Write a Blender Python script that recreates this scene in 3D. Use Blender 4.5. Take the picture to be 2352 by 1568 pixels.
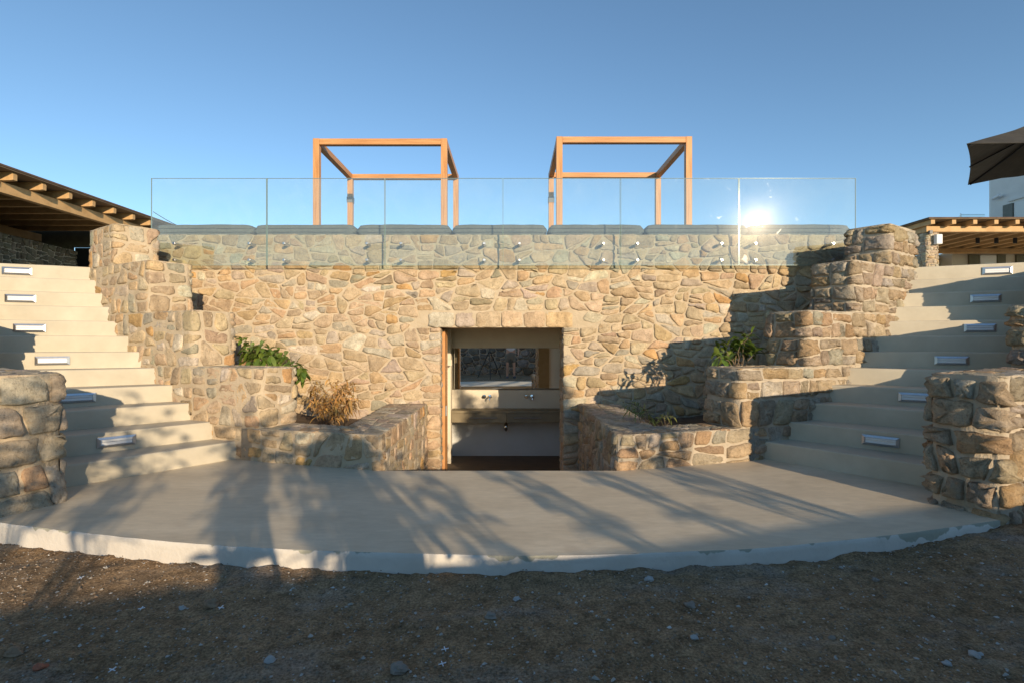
import bpy, math, random
from mathutils import Vector, Matrix, noise as mnoise

# ------------------------------------------------------------------ basics
for o in list(bpy.data.objects): bpy.data.objects.remove(o)
SC = bpy.context.scene
COL = SC.collection
R = math.radians
H = 1.07            # eye height above the paved slab (slab top is z = 0)
F, CX, HY = 1200.0, 1176.0, 790.0
X0 = -0.11          # axis of symmetry of the stairs
RISE = 0.165
TOPZ = 12 * RISE
YW = 6.84           # face of the back wall

def px(x, D): return (x - CX) / F * D          # measured picture columns -> metres at depth D
def pz(y, D): return H + (HY - y) / F * D

def fbm(p, oct=4):
    s, a = 0.0, 0.5
    q = Vector(p)
    for _ in range(oct):
        s += a * mnoise.noise(q); q = q * 2.03; a *= 0.5
    return s

# ------------------------------------------------------------------ materials
MATS = {}
def nodes(name):
    m = bpy.data.materials.new(name); m.use_nodes = True
    nt = m.node_tree; nt.nodes.clear()
    out = nt.nodes.new('ShaderNodeOutputMaterial')
    MATS[name] = m
    return m, nt, out

def N(nt, kind, **kw):
    n = nt.nodes.new(kind)
    for k, v in kw.items():
        if k.startswith('i_'):
            n.inputs[k[2:].replace('_', ' ')].default_value = v
        else: setattr(n, k, v)
    return n

def noise_node(nt, vec, scale, detail=4, rough=0.55, stretch=None):
    if stretch:
        mp = N(nt, 'ShaderNodeMapping'); mp.inputs['Scale'].default_value = stretch
        nt.links.new(vec, mp.inputs['Vector']); vec = mp.outputs['Vector']
    n = N(nt, 'ShaderNodeTexNoise', i_Scale=scale, i_Detail=detail, i_Roughness=rough)
    nt.links.new(vec, n.inputs['Vector'])
    return n.outputs['Fac']

def ramp(nt, fac, stops):
    r = N(nt, 'ShaderNodeValToRGB'); cr = r.color_ramp
    while len(cr.elements) < len(stops): cr.elements.new(0.5)
    for e, (p, c) in zip(cr.elements, stops):
        e.position = p; e.color = (c[0], c[1], c[2], 1) if not isinstance(c, (int, float)) else (c, c, c, 1)
    nt.links.new(fac, r.inputs['Fac'])
    return r.outputs['Color']

def mixc(nt, fac, a, b, mode='MIX'):
    m = N(nt, 'ShaderNodeMix', data_type='RGBA', blend_type=mode)
    for s, v in ((0, fac), (6, a), (7, b)):
        if hasattr(v, 'links') or isinstance(v, bpy.types.NodeSocket): nt.links.new(v, m.inputs[s])
        else: m.inputs[s].default_value = v if isinstance(v, (int, float)) else (v[0], v[1], v[2], 1)
    return m.outputs[2]

def bump(nt, facs, strength=0.5, dist=0.01):
    last = None
    for f, d in facs:
        b = N(nt, 'ShaderNodeBump', i_Strength=strength, i_Distance=d)
        nt.links.new(f, b.inputs['Height'])
        if last: nt.links.new(last, b.inputs['Normal'])
        last = b.outputs['Normal']
    return last

def basic(name, c1, c2=None, scale=8, rough=0.7, bs=None, bd=0.004, bstr=0.6, metal=0, spec=0.3, stretch=None, detail=5, lo=0.35, hi=0.65, emit=None):
    m, nt, out = nodes(name)
    p = N(nt, 'ShaderNodeBsdfPrincipled', i_Roughness=rough, i_Metallic=metal)
    p.inputs['Specular IOR Level'].default_value = spec
    tc = N(nt, 'ShaderNodeTexCoord').outputs['Object']
    if c2:
        f = noise_node(nt, tc, scale, detail, 0.6, stretch)
        nt.links.new(ramp(nt, f, [(lo, c1), (hi, c2)]), p.inputs['Base Color'])
    else: p.inputs['Base Color'].default_value = (*c1, 1)
    if bs:
        f2 = noise_node(nt, tc, bs, 6, 0.6, stretch)
        nt.links.new(bump(nt, [(f2, bd)], bstr), p.inputs['Normal'])
    if emit:
        p.inputs['Emission Color'].default_value = (*emit[0], 1); p.inputs['Emission Strength'].default_value = emit[1]
    nt.links.new(p.outputs[0], out.inputs[0])
    return m

def stone_material(name, rough_amt=1.0, sat=1.0, bright=1.0):
    m, nt, out = nodes(name)
    p = N(nt, 'ShaderNodeBsdfPrincipled', i_Roughness=0.88)
    p.inputs['Specular IOR Level'].default_value = 0.2
    tc = N(nt, 'ShaderNodeTexCoord').outputs['Object']
    at = N(nt, 'ShaderNodeAttribute', attribute_name='tint').outputs['Color']
    f1 = noise_node(nt, tc, 9, 5, 0.6)
    f2 = noise_node(nt, tc, 48, 5, 0.78)
    f3 = noise_node(nt, tc, 4.5, 3, 0.5, (1, 1, 2.5))
    c = mixc(nt, 1.0, at, ramp(nt, f1, [(0.3, (0.72, 0.70, 0.68)), (0.7, (1.25, 1.25, 1.25))]), 'MULTIPLY')
    c = mixc(nt, 1.0, c, ramp(nt, f2, [(0.30, (0.48, 0.47, 0.45)), (0.46, (0.97, 0.97, 0.97)), (0.60, (1.05, 1.05, 1.04)), (0.76, (1.6, 1.58, 1.52))]), 'MULTIPLY')
    c = mixc(nt, ramp(nt, f3, [(0.6, 0.0), (0.78, 0.45)]), c, (0.46, 0.28, 0.12))
    nt.links.new(c, p.inputs['Base Color'])
    fb = noise_node(nt, tc, 26 if rough_amt < 1.5 else 17, 7, 0.7); fc = noise_node(nt, tc, 110, 4, 0.6)
    nt.links.new(bump(nt, [(fb, 0.022 * rough_amt), (fc, 0.006 * rough_amt)], 0.8), p.inputs['Normal'])
    nt.links.new(p.outputs[0], out.inputs[0])
    return m

stone_material('stone', 0.8)
stone_material('stone_rough', 2.3)
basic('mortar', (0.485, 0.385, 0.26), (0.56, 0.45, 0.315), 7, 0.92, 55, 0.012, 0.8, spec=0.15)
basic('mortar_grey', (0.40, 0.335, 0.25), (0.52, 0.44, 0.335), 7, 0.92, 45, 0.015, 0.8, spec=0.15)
basic('stair_cement', (0.455, 0.40, 0.30), (0.565, 0.505, 0.39), 3.0, 0.62, 14, 0.003, 0.4, spec=0.3, lo=0.3, hi=0.7)
basic('plaster_cream', (0.66, 0.58, 0.45), (0.72, 0.64, 0.50), 3, 0.75, 20, 0.002, 0.3)
basic('plaster_grey', (0.60, 0.59, 0.55), (0.64, 0.63, 0.59), 3, 0.7)
basic('plaster_white', (0.68, 0.67, 0.65), (0.74, 0.73, 0.71), 2, 0.85, 30, 0.003, 0.4)
basic('veranda_plaster', (0.55, 0.49, 0.40), (0.62, 0.56, 0.46), 2, 0.85)
basic('wood_orange', (0.50, 0.235, 0.085), (0.64, 0.33, 0.13), 5, 0.55, 40, 0.002, 0.4, stretch=(1, 1, 1))
for ax, st_ in (('x', (0.6, 14, 14)), ('y', (14, 0.6, 14)), ('z', (14, 14, 0.6))):
    basic('wood_grain_'+ax, (0.43, 0.185, 0.06), (0.66, 0.345, 0.14), 3.0, 0.5, 5, 0.002, 0.5, stretch=st_, lo=0.3, hi=0.7)
basic('wood_pale', (0.47, 0.29, 0.13), (0.60, 0.38, 0.18), 4, 0.65, 30, 0.003, 0.5)
basic('wood_counter', (0.20, 0.16, 0.10), (0.26, 0.21, 0.13), 6, 0.5)
basic('wood_floor', (0.10, 0.07, 0.045), (0.15, 0.10, 0.06), 5, 0.6, stretch=(1, 6, 1))
basic('roof_board', (0.10, 0.065, 0.045), (0.16, 0.10, 0.07), 6, 0.85)
basic('ceiling_board', (0.17, 0.12, 0.075), (0.22, 0.16, 0.10), 6, 0.8)
basic('fabric_grey', (0.125, 0.13, 0.125), (0.155, 0.16, 0.15), 40, 0.9, 160, 0.002, 0.5)
basic('fabric_seam', (0.05, 0.052, 0.05), None, rough=0.9)
basic('fabric_taupe', (0.042, 0.036, 0.026), (0.062, 0.053, 0.039), 3, 0.75, 6, 0.03, 0.5, spec=0.4)
basic('steel', (0.5, 0.5, 0.5), None, rough=0.38, metal=1)
basic('aluminium', (0.52, 0.53, 0.55), (0.60, 0.60, 0.61), 30, 0.38, metal=1)
basic('lens_white', (0.80, 0.80, 0.80), None, rough=0.35, spec=0.5)
basic('chrome', (0.75, 0.75, 0.75), None, rough=0.08, metal=1)
basic('dark_metal', (0.03, 0.03, 0.032), None, rough=0.5)
basic('grey_metal', (0.18, 0.18, 0.18), None, rough=0.5)
basic('black_plastic', (0.02, 0.02, 0.02), None, rough=0.4)
basic('shutter_grey', (0.15, 0.16, 0.14), (0.19, 0.19, 0.17), 6, 0.7)
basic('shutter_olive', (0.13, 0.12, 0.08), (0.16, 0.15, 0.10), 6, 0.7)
basic('frame_white', (0.74, 0.74, 0.72), None, rough=0.5)
basic('pane_dark', (0.03, 0.035, 0.04), None, rough=0.05, spec=0.8)
basic('bark', (0.14, 0.10, 0.065), (0.22, 0.16, 0.10), 20, 0.9, 40, 0.005)
basic('soil', (0.085, 0.06, 0.038), (0.14, 0.10, 0.065), 9, 0.95, 40, 0.02, 0.9)
basic('skin', (0.50, 0.30, 0.21), (0.55, 0.34, 0.24), 12, 0.55)
basic('shirt', (0.72, 0.73, 0.76), (0.78, 0.79, 0.81), 8, 0.85)
basic('shorts', (0.17, 0.16, 0.13), (0.21, 0.19, 0.15), 8, 0.9)
basic('hair', (0.05, 0.035, 0.025), (0.08, 0.055, 0.035), 30, 0.7)
basic('shoe', (0.10, 0.10, 0.11), None, rough=0.7)
basic('red_clay', (0.33, 0.11, 0.06), (0.40, 0.15, 0.08), 20, 0.9)
basic('white_plastic', (0.75, 0.76, 0.78), None, rough=0.5)
basic('cable', (0.03, 0.03, 0.03), None, rough=0.6)

def leaf_material(name, c1, c2, trans=0.35, rough=0.45, spec=0.4):
    m, nt, out = nodes(name)
    at = N(nt, 'ShaderNodeAttribute', attribute_name='tint').outputs['Color']
    tc = N(nt, 'ShaderNodeTexCoord').outputs['Object']
    c = mixc(nt, 1.0, ramp(nt, noise_node(nt, tc, 18, 3), [(0.3, c1), (0.7, c2)]), at, 'MULTIPLY')
    p = N(nt, 'ShaderNodeBsdfPrincipled', i_Roughness=rough); p.inputs['Specular IOR Level'].default_value = spec
    t = N(nt, 'ShaderNodeBsdfTranslucent'); mx = N(nt, 'ShaderNodeMixShader'); mx.inputs[0].default_value = trans
    nt.links.new(c, p.inputs['Base Color']); nt.links.new(c, t.inputs['Color'])
    nt.links.new(p.outputs[0], mx.inputs[1]); nt.links.new(t.outputs[0], mx.inputs[2])
    nt.links.new(mx.outputs[0], out.inputs[0])
leaf_material('leaf_green', (0.095, 0.15, 0.025), (0.16, 0.23, 0.04), 0.3)
leaf_material('leaf_dry', (0.40, 0.235, 0.075), (0.52, 0.33, 0.13), 0.25, 0.75, 0.2)
leaf_material('leaf_bank', (0.05, 0.085, 0.02), (0.08, 0.12, 0.03), 0.2)
leaf_material('leaf_weed', (0.17, 0.20, 0.05), (0.27, 0.29, 0.09), 0.3)

def slab_material():
    m, nt, out = nodes('polished_cement')
    p = N(nt, 'ShaderNodeBsdfPrincipled', i_Roughness=0.55); p.inputs['Specular IOR Level'].default_value = 0.3
    tc = N(nt, 'ShaderNodeTexCoord').outputs['Object']
    f1 = noise_node(nt, tc, 1.3, 6, 0.6, (1, 2.2, 1))
    f2 = noise_node(nt, tc, 9, 5, 0.65, (1, 3, 1))
    f3 = noise_node(nt, tc, 2.1, 3, 0.5)
    c = ramp(nt, f1, [(0.3, (0.53, 0.44, 0.315)), (0.55, (0.625, 0.525, 0.38)), (0.75, (0.68, 0.58, 0.43))])
    c = mixc(nt, 1.0, c, ramp(nt, f2, [(0.3, (0.88, 0.88, 0.87)), (0.7, (1.08, 1.08, 1.08))]), 'MULTIPLY')
    c = mixc(nt, ramp(nt, f3, [(0.63, 0.0), (0.66, 0.22)]), c, (0.40, 0.31, 0.22))
    nt.links.new(c, p.inputs['Base Color'])
    nt.links.new(ramp(nt, f2, [(0.3, 0.48), (0.7, 0.68)]), p.inputs['Roughness'])
    nt.links.new(bump(nt, [(f2, 0.004), (noise_node(nt, tc, 60, 3), 0.001)], 0.4), p.inputs['Normal'])
    nt.links.new(p.outputs[0], out.inputs[0])
slab_material()

def edge_material():
    # rough white render on the slab's face, thin at the top where grey-green cement shows through in runs
    m, nt, out = nodes('white_render')
    p = N(nt, 'ShaderNodeBsdfPrincipled', i_Roughness=0.85); p.inputs['Specular IOR Level'].default_value = 0.2
    geo = N(nt, 'ShaderNodeNewGeometry').outputs['Position']
    f1 = noise_node(nt, geo, 2.4, 4, 0.55, (1, 1, 0.55)); f2 = noise_node(nt, geo, 12, 3, 0.5, (1, 1, 0.12)); f3 = noise_node(nt, geo, 5, 4)
    sep = N(nt, 'ShaderNodeSeparateXYZ'); nt.links.new(geo, sep.inputs[0])
    def mth(op, a, b):
        n = N(nt, 'ShaderNodeMath', operation=op)
        for i, v in enumerate((a, b)):
            if isinstance(v, (int, float)): n.inputs[i].default_value = v
            else: nt.links.new(v, n.inputs[i])
        return n.outputs[0]
    h = mth('MULTIPLY', mth('ADD', sep.outputs['Z'], 0.05), 2.4)          # more cement near the arris
    xg = mth('MULTIPLY', sep.outputs['X'], 0.028)                          # and towards the unfinished end
    v = mth('ADD', mth('ADD', f1, h), mth('ADD', mth('MULTIPLY', mth('SUBTRACT', f2, 0.5), 0.16), xg))
    fac = ramp(nt, v, [(0.65, 0.0), (0.665, 1.0)])
    white = ramp(nt, f3, [(0.3, (0.58, 0.53, 0.46)), (0.7, (0.68, 0.63, 0.555))])
    c = mixc(nt, fac, white, (0.36, 0.345, 0.27))
    nt.links.new(c, p.inputs['Base Color'])
    nt.links.new(bump(nt, [(fac, -0.004), (noise_node(nt, geo, 40, 4), 0.006)], 0.6), p.inputs['Normal'])
    nt.links.new(p.outputs[0], out.inputs[0])
edge_material()

def dirt_material():
    m, nt, out = nodes('dirt')
    p = N(nt, 'ShaderNodeBsdfPrincipled', i_Roughness=0.95); p.inputs['Specular IOR Level'].default_value = 0.12
    tc = N(nt, 'ShaderNodeNewGeometry').outputs['Position']
    f1 = noise_node(nt, tc, 1.1, 5, 0.6); f2 = noise_node(nt, tc, 14, 6, 0.7); f3 = noise_node(nt, tc, 90, 4, 0.7); f4 = noise_node(nt, tc, 0.9, 6, 0.7, (1, 2.3, 1))
    c = ramp(nt, f1, [(0.3, (0.27, 0.172, 0.09)), (0.7, (0.37, 0.245, 0.136))])
    c = mixc(nt, 1.0, c, ramp(nt, f2, [(0.3, (0.5, 0.5, 0.5)), (0.7, (1.4, 1.4, 1.4))]), 'MULTIPLY')
    c = mixc(nt, 1.0, c, ramp(nt, f3, [(0.3, (0.45, 0.45, 0.46)), (0.5, (1, 1, 1)), (0.7, (1.7, 1.7, 1.72))]), 'MULTIPLY')
    dust = N(nt, 'ShaderNodeMath', operation='MULTIPLY')
    nt.links.new(ramp(nt, f4, [(0.52, 0.0), (0.70, 0.6)]), dust.inputs[0]); nt.links.new(ramp(nt, f3, [(0.35, 0.2), (0.6, 1.0)]), dust.inputs[1])
    c = mixc(nt, dust.outputs[0], c, (0.46, 0.44, 0.41))
    c = mixc(nt, ramp(nt, f3, [(0.66, 0.0), (0.7, 0.7)]), c, (0.36, 0.32, 0.27))
    nt.links.new(c, p.inputs['Base Color'])
    nt.links.new(bump(nt, [(f2, 0.03), (f3, 0.012)], 0.9), p.inputs['Normal'])
    nt.links.new(p.outputs[0], out.inputs[0])
dirt_material()
m_, nt_, out_ = nodes('gravel')
p_ = N(nt_, 'ShaderNodeBsdfPrincipled', i_Roughness=0.9)
nt_.links.new(N(nt_, 'ShaderNodeAttribute', attribute_name='tint').outputs['Color'], p_.inputs['Base Color'])
nt_.links.new(p_.outputs[0], out_.inputs[0])
basic('rock', (0.22, 0.18, 0.14), (0.33, 0.28, 0.23), 12, 0.9, 30, 0.01, 0.8)
basic('rock_pale', (0.34, 0.33, 0.31), (0.46, 0.44, 0.41), 12, 0.9, 30, 0.01, 0.8)
basic('rock_brown', (0.23, 0.15, 0.09), (0.31, 0.21, 0.13), 12, 0.9, 30, 0.01, 0.8)

def glass_material():
    m, nt, out = nodes('clear_glass')
    tr = N(nt, 'ShaderNodeBsdfTransparent'); tr.inputs['Color'].default_value = (0.885, 0.95, 0.925, 1)
    gl = N(nt, 'ShaderNodeBsdfGlossy', i_Roughness=0.0); gl.inputs['Color'].default_value = (1, 1, 1, 1)
    fr = N(nt, 'ShaderNodeFresnel', i_IOR=1.55)
    mul = N(nt, 'ShaderNodeMath', operation='MULTIPLY_ADD'); mul.inputs[1].default_value = 1.4; mul.inputs[2].default_value = 0.02
    nt.links.new(fr.outputs[0], mul.inputs[0])
    m1 = N(nt, 'ShaderNodeMixShader'); nt.links.new(mul.outputs[0], m1.inputs[0])
    nt.links.new(tr.outputs[0], m1.inputs[1]); nt.links.new(gl.outputs[0], m1.inputs[2])
    # a film of dust and wiped smears that scatters the sun's reflection
    geo = N(nt, 'ShaderNodeNewGeometry').outputs['Position']
    warp = N(nt, 'ShaderNodeTexNoise', i_Scale=1.6, i_Detail=3); nt.links.new(geo, warp.inputs['Vector'])
    add = N(nt, 'ShaderNodeVectorMath', operation='MULTIPLY_ADD'); add.inputs[1].default_value = (1.4, 1.4, 1.4)
    nt.links.new(warp.outputs['Color'], add.inputs[0]); nt.links.new(geo, add.inputs[2])
    f = noise_node(nt, add.outputs[0], 3.5, 3, 0.5)
    film = N(nt, 'ShaderNodeBsdfGlossy', i_Roughness=0.14); film.inputs['Color'].default_value = (1, 0.97, 0.9, 1)
    film2 = N(nt, 'ShaderNodeBsdfGlossy', i_Roughness=0.46); film2.inputs['Color'].default_value = (1, 0.97, 0.9, 1)
    m2 = N(nt, 'ShaderNodeMixShader')
    nt.links.new(ramp(nt, f, [(0.0, 0.0009), (0.66, 0.0013), (0.73, 0.018)]), m2.inputs[0])
    mm = N(nt, 'ShaderNodeMixShader'); mm.inputs[0].default_value = 0.25
    nt.links.new(film.outputs[0], mm.inputs[1]); nt.links.new(film2.outputs[0], mm.inputs[2])
    nt.links.new(m1.outputs[0], m2.inputs[1]); nt.links.new(mm.outputs[0], m2.inputs[2])
    df = N(nt, 'ShaderNodeBsdfDiffuse'); df.inputs['Color'].default_value = (0.78, 0.86, 0.80, 1)
    m3 = N(nt, 'ShaderNodeMixShader')
    nt.links.new(ramp(nt, f, [(0.3, 0.05), (0.7, 0.085)]), m3.inputs[0])
    nt.links.new(m2.outputs[0], m3.inputs[1]); nt.links.new(df.outputs[0], m3.inputs[2])
    nt.links.new(m3.outputs[0], out.inputs[0])
glass_material()
m_, nt_, out_ = nodes('glass_edge')
p_ = N(nt_, 'ShaderNodeBsdfPrincipled', i_Roughness=0.15); p_.inputs['Base Color'].default_value = (0.26, 0.36, 0.34, 1)
nt_.links.new(p_.outputs[0], out_.inputs[0])
m_, nt_, out_ = nodes('mirror_silver')
g_ = N(nt_, 'ShaderNodeBsdfGlossy', i_Roughness=0.0); g_.inputs['Color'].default_value = (0.86, 0.88, 0.87, 1)
nt_.links.new(g_.outputs[0], out_.inputs[0])

# ------------------------------------------------------------------ mesh building
class MB:
    def __init__(s): s.v = []; s.f = []; s.m = []; s.t = []
    def add(s, vs, fs, mat=0, tint=(1, 1, 1)):
        b = len(s.v); s.v += [tuple(v) for v in vs]; s.t += [tint] * len(vs)
        for f in fs: s.f.append(tuple(i + b for i in f)); s.m.append(mat)
    def box(s, a, b, mat=0, tint=(1, 1, 1)):
        (x0, y0, z0), (x1, y1, z1) = a, b
        s.add([(x0,y0,z0),(x1,y0,z0),(x1,y1,z0),(x0,y1,z0),(x0,y0,z1),(x1,y0,z1),(x1,y1,z1),(x0,y1,z1)],
              [(0,3,2,1),(4,5,6,7),(0,1,5,4),(1,2,6,5),(2,3,7,6),(3,0,4,7)], mat, tint)
    def prism(s, poly, z0, z1, mat=0):
        n = len(poly)
        ar = sum(poly[i][0]*poly[(i+1)%n][1]-poly[(i+1)%n][0]*poly[i][1] for i in range(n))
        if ar < 0: poly = poly[::-1]
        s.add([(x,y,z0) for x,y in poly]+[(x,y,z1) for x,y in poly],
              [tuple(range(n-1,-1,-1)), tuple(range(n,2*n))]+[(i,(i+1)%n,(i+1)%n+n,i+n) for i in range(n)], mat)
    def tube(s, pts, rad, n=8, mat=0, tint=(1, 1, 1)):
        pts = [Vector(p) for p in pts]
        if not isinstance(rad, (list, tuple)): rad = [rad]*len(pts)
        vs, fs = [], []
        for i, p in enumerate(pts):
            d = (pts[min(i+1,len(pts)-1)]-pts[max(i-1,0)]).normalized()
            a = d.orthogonal().normalized() if abs(d.z) > 0.9 else d.cross(Vector((0,0,1))).normalized()
            b = d.cross(a)
            for k in range(n):
                t = 2*math.pi*k/n; vs.append(p+(a*math.cos(t)+b*math.sin(t))*rad[i])
        for i in range(len(pts)-1):
            for k in range(n):
                fs.append((i*n+k, i*n+(k+1)%n, (i+1)*n+(k+1)%n, (i+1)*n+k))
        fs.append(tuple(range(n-1,-1,-1))); fs.append(tuple((len(pts)-1)*n+k for k in range(n)))
        s.add(vs, fs, mat, tint)
    def build(s, name, mats, parent=None, smooth=False, bevel=0, origin=None, segs=2):
        xs, ys, zs = zip(*s.v)
        o0 = origin or ((min(xs)+max(xs))/2, (min(ys)+max(ys))/2, min(zs))
        me = bpy.data.meshes.new(name)
        me.from_pydata([(x-o0[0], y-o0[1], z-o0[2]) for x, y, z in s.v], [], s.f)
        if isinstance(mats, str): mats = [mats]
        for m in mats: me.materials.append(MATS[m])
        me.polygons.foreach_set('material_index', s.m)
        if smooth: me.polygons.foreach_set('use_smooth', [True]*len(s.f))
        ca = me.color_attributes.new('tint', 'FLOAT_COLOR', 'POINT')
        ca.data.foreach_set('color', [c for t in s.t for c in (*t, 1.0)])
        me.update()
        ob = bpy.data.objects.new(name, me); COL.objects.link(ob)
        if parent is not None:
            ob.parent = parent
            ob.location = Vector(o0)-parent.location
        else: ob.location = o0
        if bevel:
            b = ob.modifiers.new('bevel', 'BEVEL'); b.width = bevel; b.segments = segs; b.limit_method = 'ANGLE'
        return ob

def tag(o, label, cat, group=None):
    o['label'] = label; o['category'] = cat
    if group: o['group'] = group
    return o
def struct(o, kind='structure'): o['kind'] = kind; return o
def thing(name, loc, label, cat, group=None):
    e = bpy.data.objects.new(name, None); COL.objects.link(e); e.location = loc; e.empty_display_size = 0.1
    return tag(e, label, cat, group)
def copy_tree(src, parent=None):
    c = src.copy(); COL.objects.link(c)
    if parent is not None: c.parent = parent
    for ch in src.children: copy_tree(ch, c)
    return c

# ------------------------------------------------------------------ rubble masonry
def clip(poly, nx, ny, c):            # keep nx*x + ny*y <= c
    out = []; n = len(poly)
    for i in range(n):
        a, b = poly[i], poly[(i+1) % n]
        da, db = nx*a[0]+ny*a[1]-c, nx*b[0]+ny*b[1]-c
        if da <= 0: out.append(a)
        if (da < 0 < db) or (db < 0 < da):
            t = da/(da-db); out.append((a[0]+(b[0]-a[0])*t, a[1]+(b[1]-a[1])*t))
    return out

def cells(u0, u1, v0, v1, rng, asp, radii, gap, keep=None, own_clip=None, fixed=()):
    """Irregular stones of mixed size as a power diagram of dart-thrown seeds; returns polygons in (u, v)."""
    seeds = []; bs = 2*max(r for r, _ in radii); bk = {}
    a0, a1 = u0/asp, u1/asp
    area = max((a1-a0)*(v1-v0), 1e-4)
    def near(x, y, k):
        i, j = int(math.floor(x/bs)), int(math.floor(y/bs))
        for di in range(-k, k+1):
            for dj in range(-k, k+1):
                for q in bk.get((i+di, j+dj), ()): yield q
    for r, dens in radii:
        for _ in range(int(area/(math.pi*r*r)*dens)+3):
            x, y = rng.uniform(a0, a1), rng.uniform(v0, v1); rr = r*rng.uniform(0.82, 1.18)
            yy = min(max(y, v0+rr*0.5), v1-rr*0.5); xx = min(max(x, a0+rr*0.4), a1-rr*0.4)
            if keep and not keep(xx*asp, yy): continue
            if all((xx-q[0])**2+(yy-q[1])**2 >= (0.9*(rr+q[2]))**2 for q in near(xx, yy, 1)):
                q = (xx, yy, rr); seeds.append(q); bk.setdefault((int(math.floor(xx/bs)), int(math.floor(yy/bs))), []).append(q)
    res = []
    for (x, y, r) in seeds:
        L = 2.3*r
        poly = [(x-L, y-L), (x+L, y-L), (x+L, y+L), (x-L, y+L)]
        for q in near(x, y, 2):
            if q[0] == x and q[1] == y: continue
            dx, dy = q[0]-x, q[1]-y; d = math.hypot(dx, dy)
            if d > 2.6*bs: continue
            c = (q[0]**2+q[1]**2-q[2]**2-x*x-y*y+r*r)/2
            poly = clip(poly, dx/d, dy/d, c/d-gap/2*rng.uniform(0.5, 1.5))
            if len(poly) < 3: break
        if len(poly) < 3: continue
        for (nx, ny, c) in ((-1, 0, -(a0+gap/4)), (1, 0, a1-gap/4), (0, -1, -(v0+gap/4)), (0, 1, v1-gap/4)): poly = clip(poly, nx, ny, c) if len(poly) > 2 else poly
        poly = [(p[0]*asp, p[1]) for p in poly]
        if own_clip and len(poly) > 2: poly = own_clip(poly, x*asp, y)
        if len(poly) < 3: continue
        ar = abs(sum(poly[i][0]*poly[(i+1)%len(poly)][1]-poly[(i+1)%len(poly)][0]*poly[i][1] for i in range(len(poly))))/2
        if ar > 0.0010: res.append(poly)
    return res

PALETTE = [((0.49, 0.375, 0.245), 34), ((0.51, 0.36, 0.21), 18), ((0.455, 0.335, 0.22), 17), ((0.455, 0.375, 0.28), 11), ((0.39, 0.34, 0.26), 5), ((0.55, 0.475, 0.36), 9), ((0.50, 0.31, 0.14), 4), ((0.36, 0.28, 0.18), 3)]
GREYER = [((0.46, 0.37, 0.265), 30), ((0.435, 0.35, 0.255), 24), ((0.42, 0.365, 0.285), 18), ((0.50, 0.435, 0.345), 13), ((0.46, 0.325, 0.195), 9), ((0.35, 0.305, 0.23), 6)]
def blocks(u0, u1, v0, v1, rng, area, gap, tilt=0.12, keep=None, ratio=1.25, start=None, wmax=0.36, hmax=0.25):
    """Squarish stones: the field is split again and again by slightly tilted joints."""
    todo = list(start) if start else [[(u0, v0), (u1, v0), (u1, v1), (u0, v1)]]; res = []
    while todo:
        p = todo.pop()
        xs = [q[0] for q in p]; ys = [q[1] for q in p]
        w, h = max(xs)-min(xs), max(ys)-min(ys)
        A = abs(sum(p[i][0]*p[(i+1)%len(p)][1]-p[(i+1)%len(p)][0]*p[i][1] for i in range(len(p))))/2
        if A < 0.0008: continue
        if A < area*rng.uniform(0.45, 1.9) and w < wmax and h < hmax:
            cx, cy = sum(xs)/len(xs), sum(ys)/len(ys)
            if not keep or keep(cx, cy): res.append(p)
            continue
        t = rng.uniform(0.36, 0.64); a = rng.gauss(0, tilt)
        if w > h*ratio*rng.uniform(0.8, 1.3): nx, ny = math.cos(a), math.sin(a); x, y = min(xs)+w*t, (min(ys)+max(ys))/2
        else: nx, ny = -math.sin(a*0.6), math.cos(a*0.6); x, y = (min(xs)+max(xs))/2, min(ys)+h*t
        c = nx*x+ny*y; g = gap/2*rng.uniform(0.6, 1.4)
        for q in (clip(p, nx, ny, c-g), clip(p, -nx, -ny, -(c+g))):
            if len(q) > 2: todo.append(q)
    return res
def pick(rng, pal):
    t = rng.uniform(0, sum(w for _, w in pal))
    for c, w in pal:
        t -= w
        if t <= 0: break
    k = rng.uniform(0.86, 1.14); return tuple(min(x*k*rng.uniform(0.96, 1.04), 0.75) for x in c)

def ring_of(poly, rng, cut=0.26, seg=0.05, jit=0.0035):
    n = len(poly); pts = []
    for i in range(n):
        a, b, c = poly[i-1], poly[i], poly[(i+1) % n]
        k1, k2 = cut*rng.uniform(0.5, 1.3), cut*rng.uniform(0.5, 1.3)
        pts.append((b[0]+(a[0]-b[0])*k1, b[1]+(a[1]-b[1])*k1)); pts.append((b[0]+(c[0]-b[0])*k2, b[1]+(c[1]-b[1])*k2))
    out = []
    for i in range(len(pts)):
        a, b = pts[i], pts[(i+1) % len(pts)]
        d = math.hypot(b[0]-a[0], b[1]-a[1]); m = max(1, int(d/seg+0.6))
        for k in range(m):
            t = k/m; out.append((a[0]+(b[0]-a[0])*t+rng.gauss(0, jit), a[1]+(b[1]-a[1])*t+rng.gauss(0, jit)))
    return out

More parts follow.
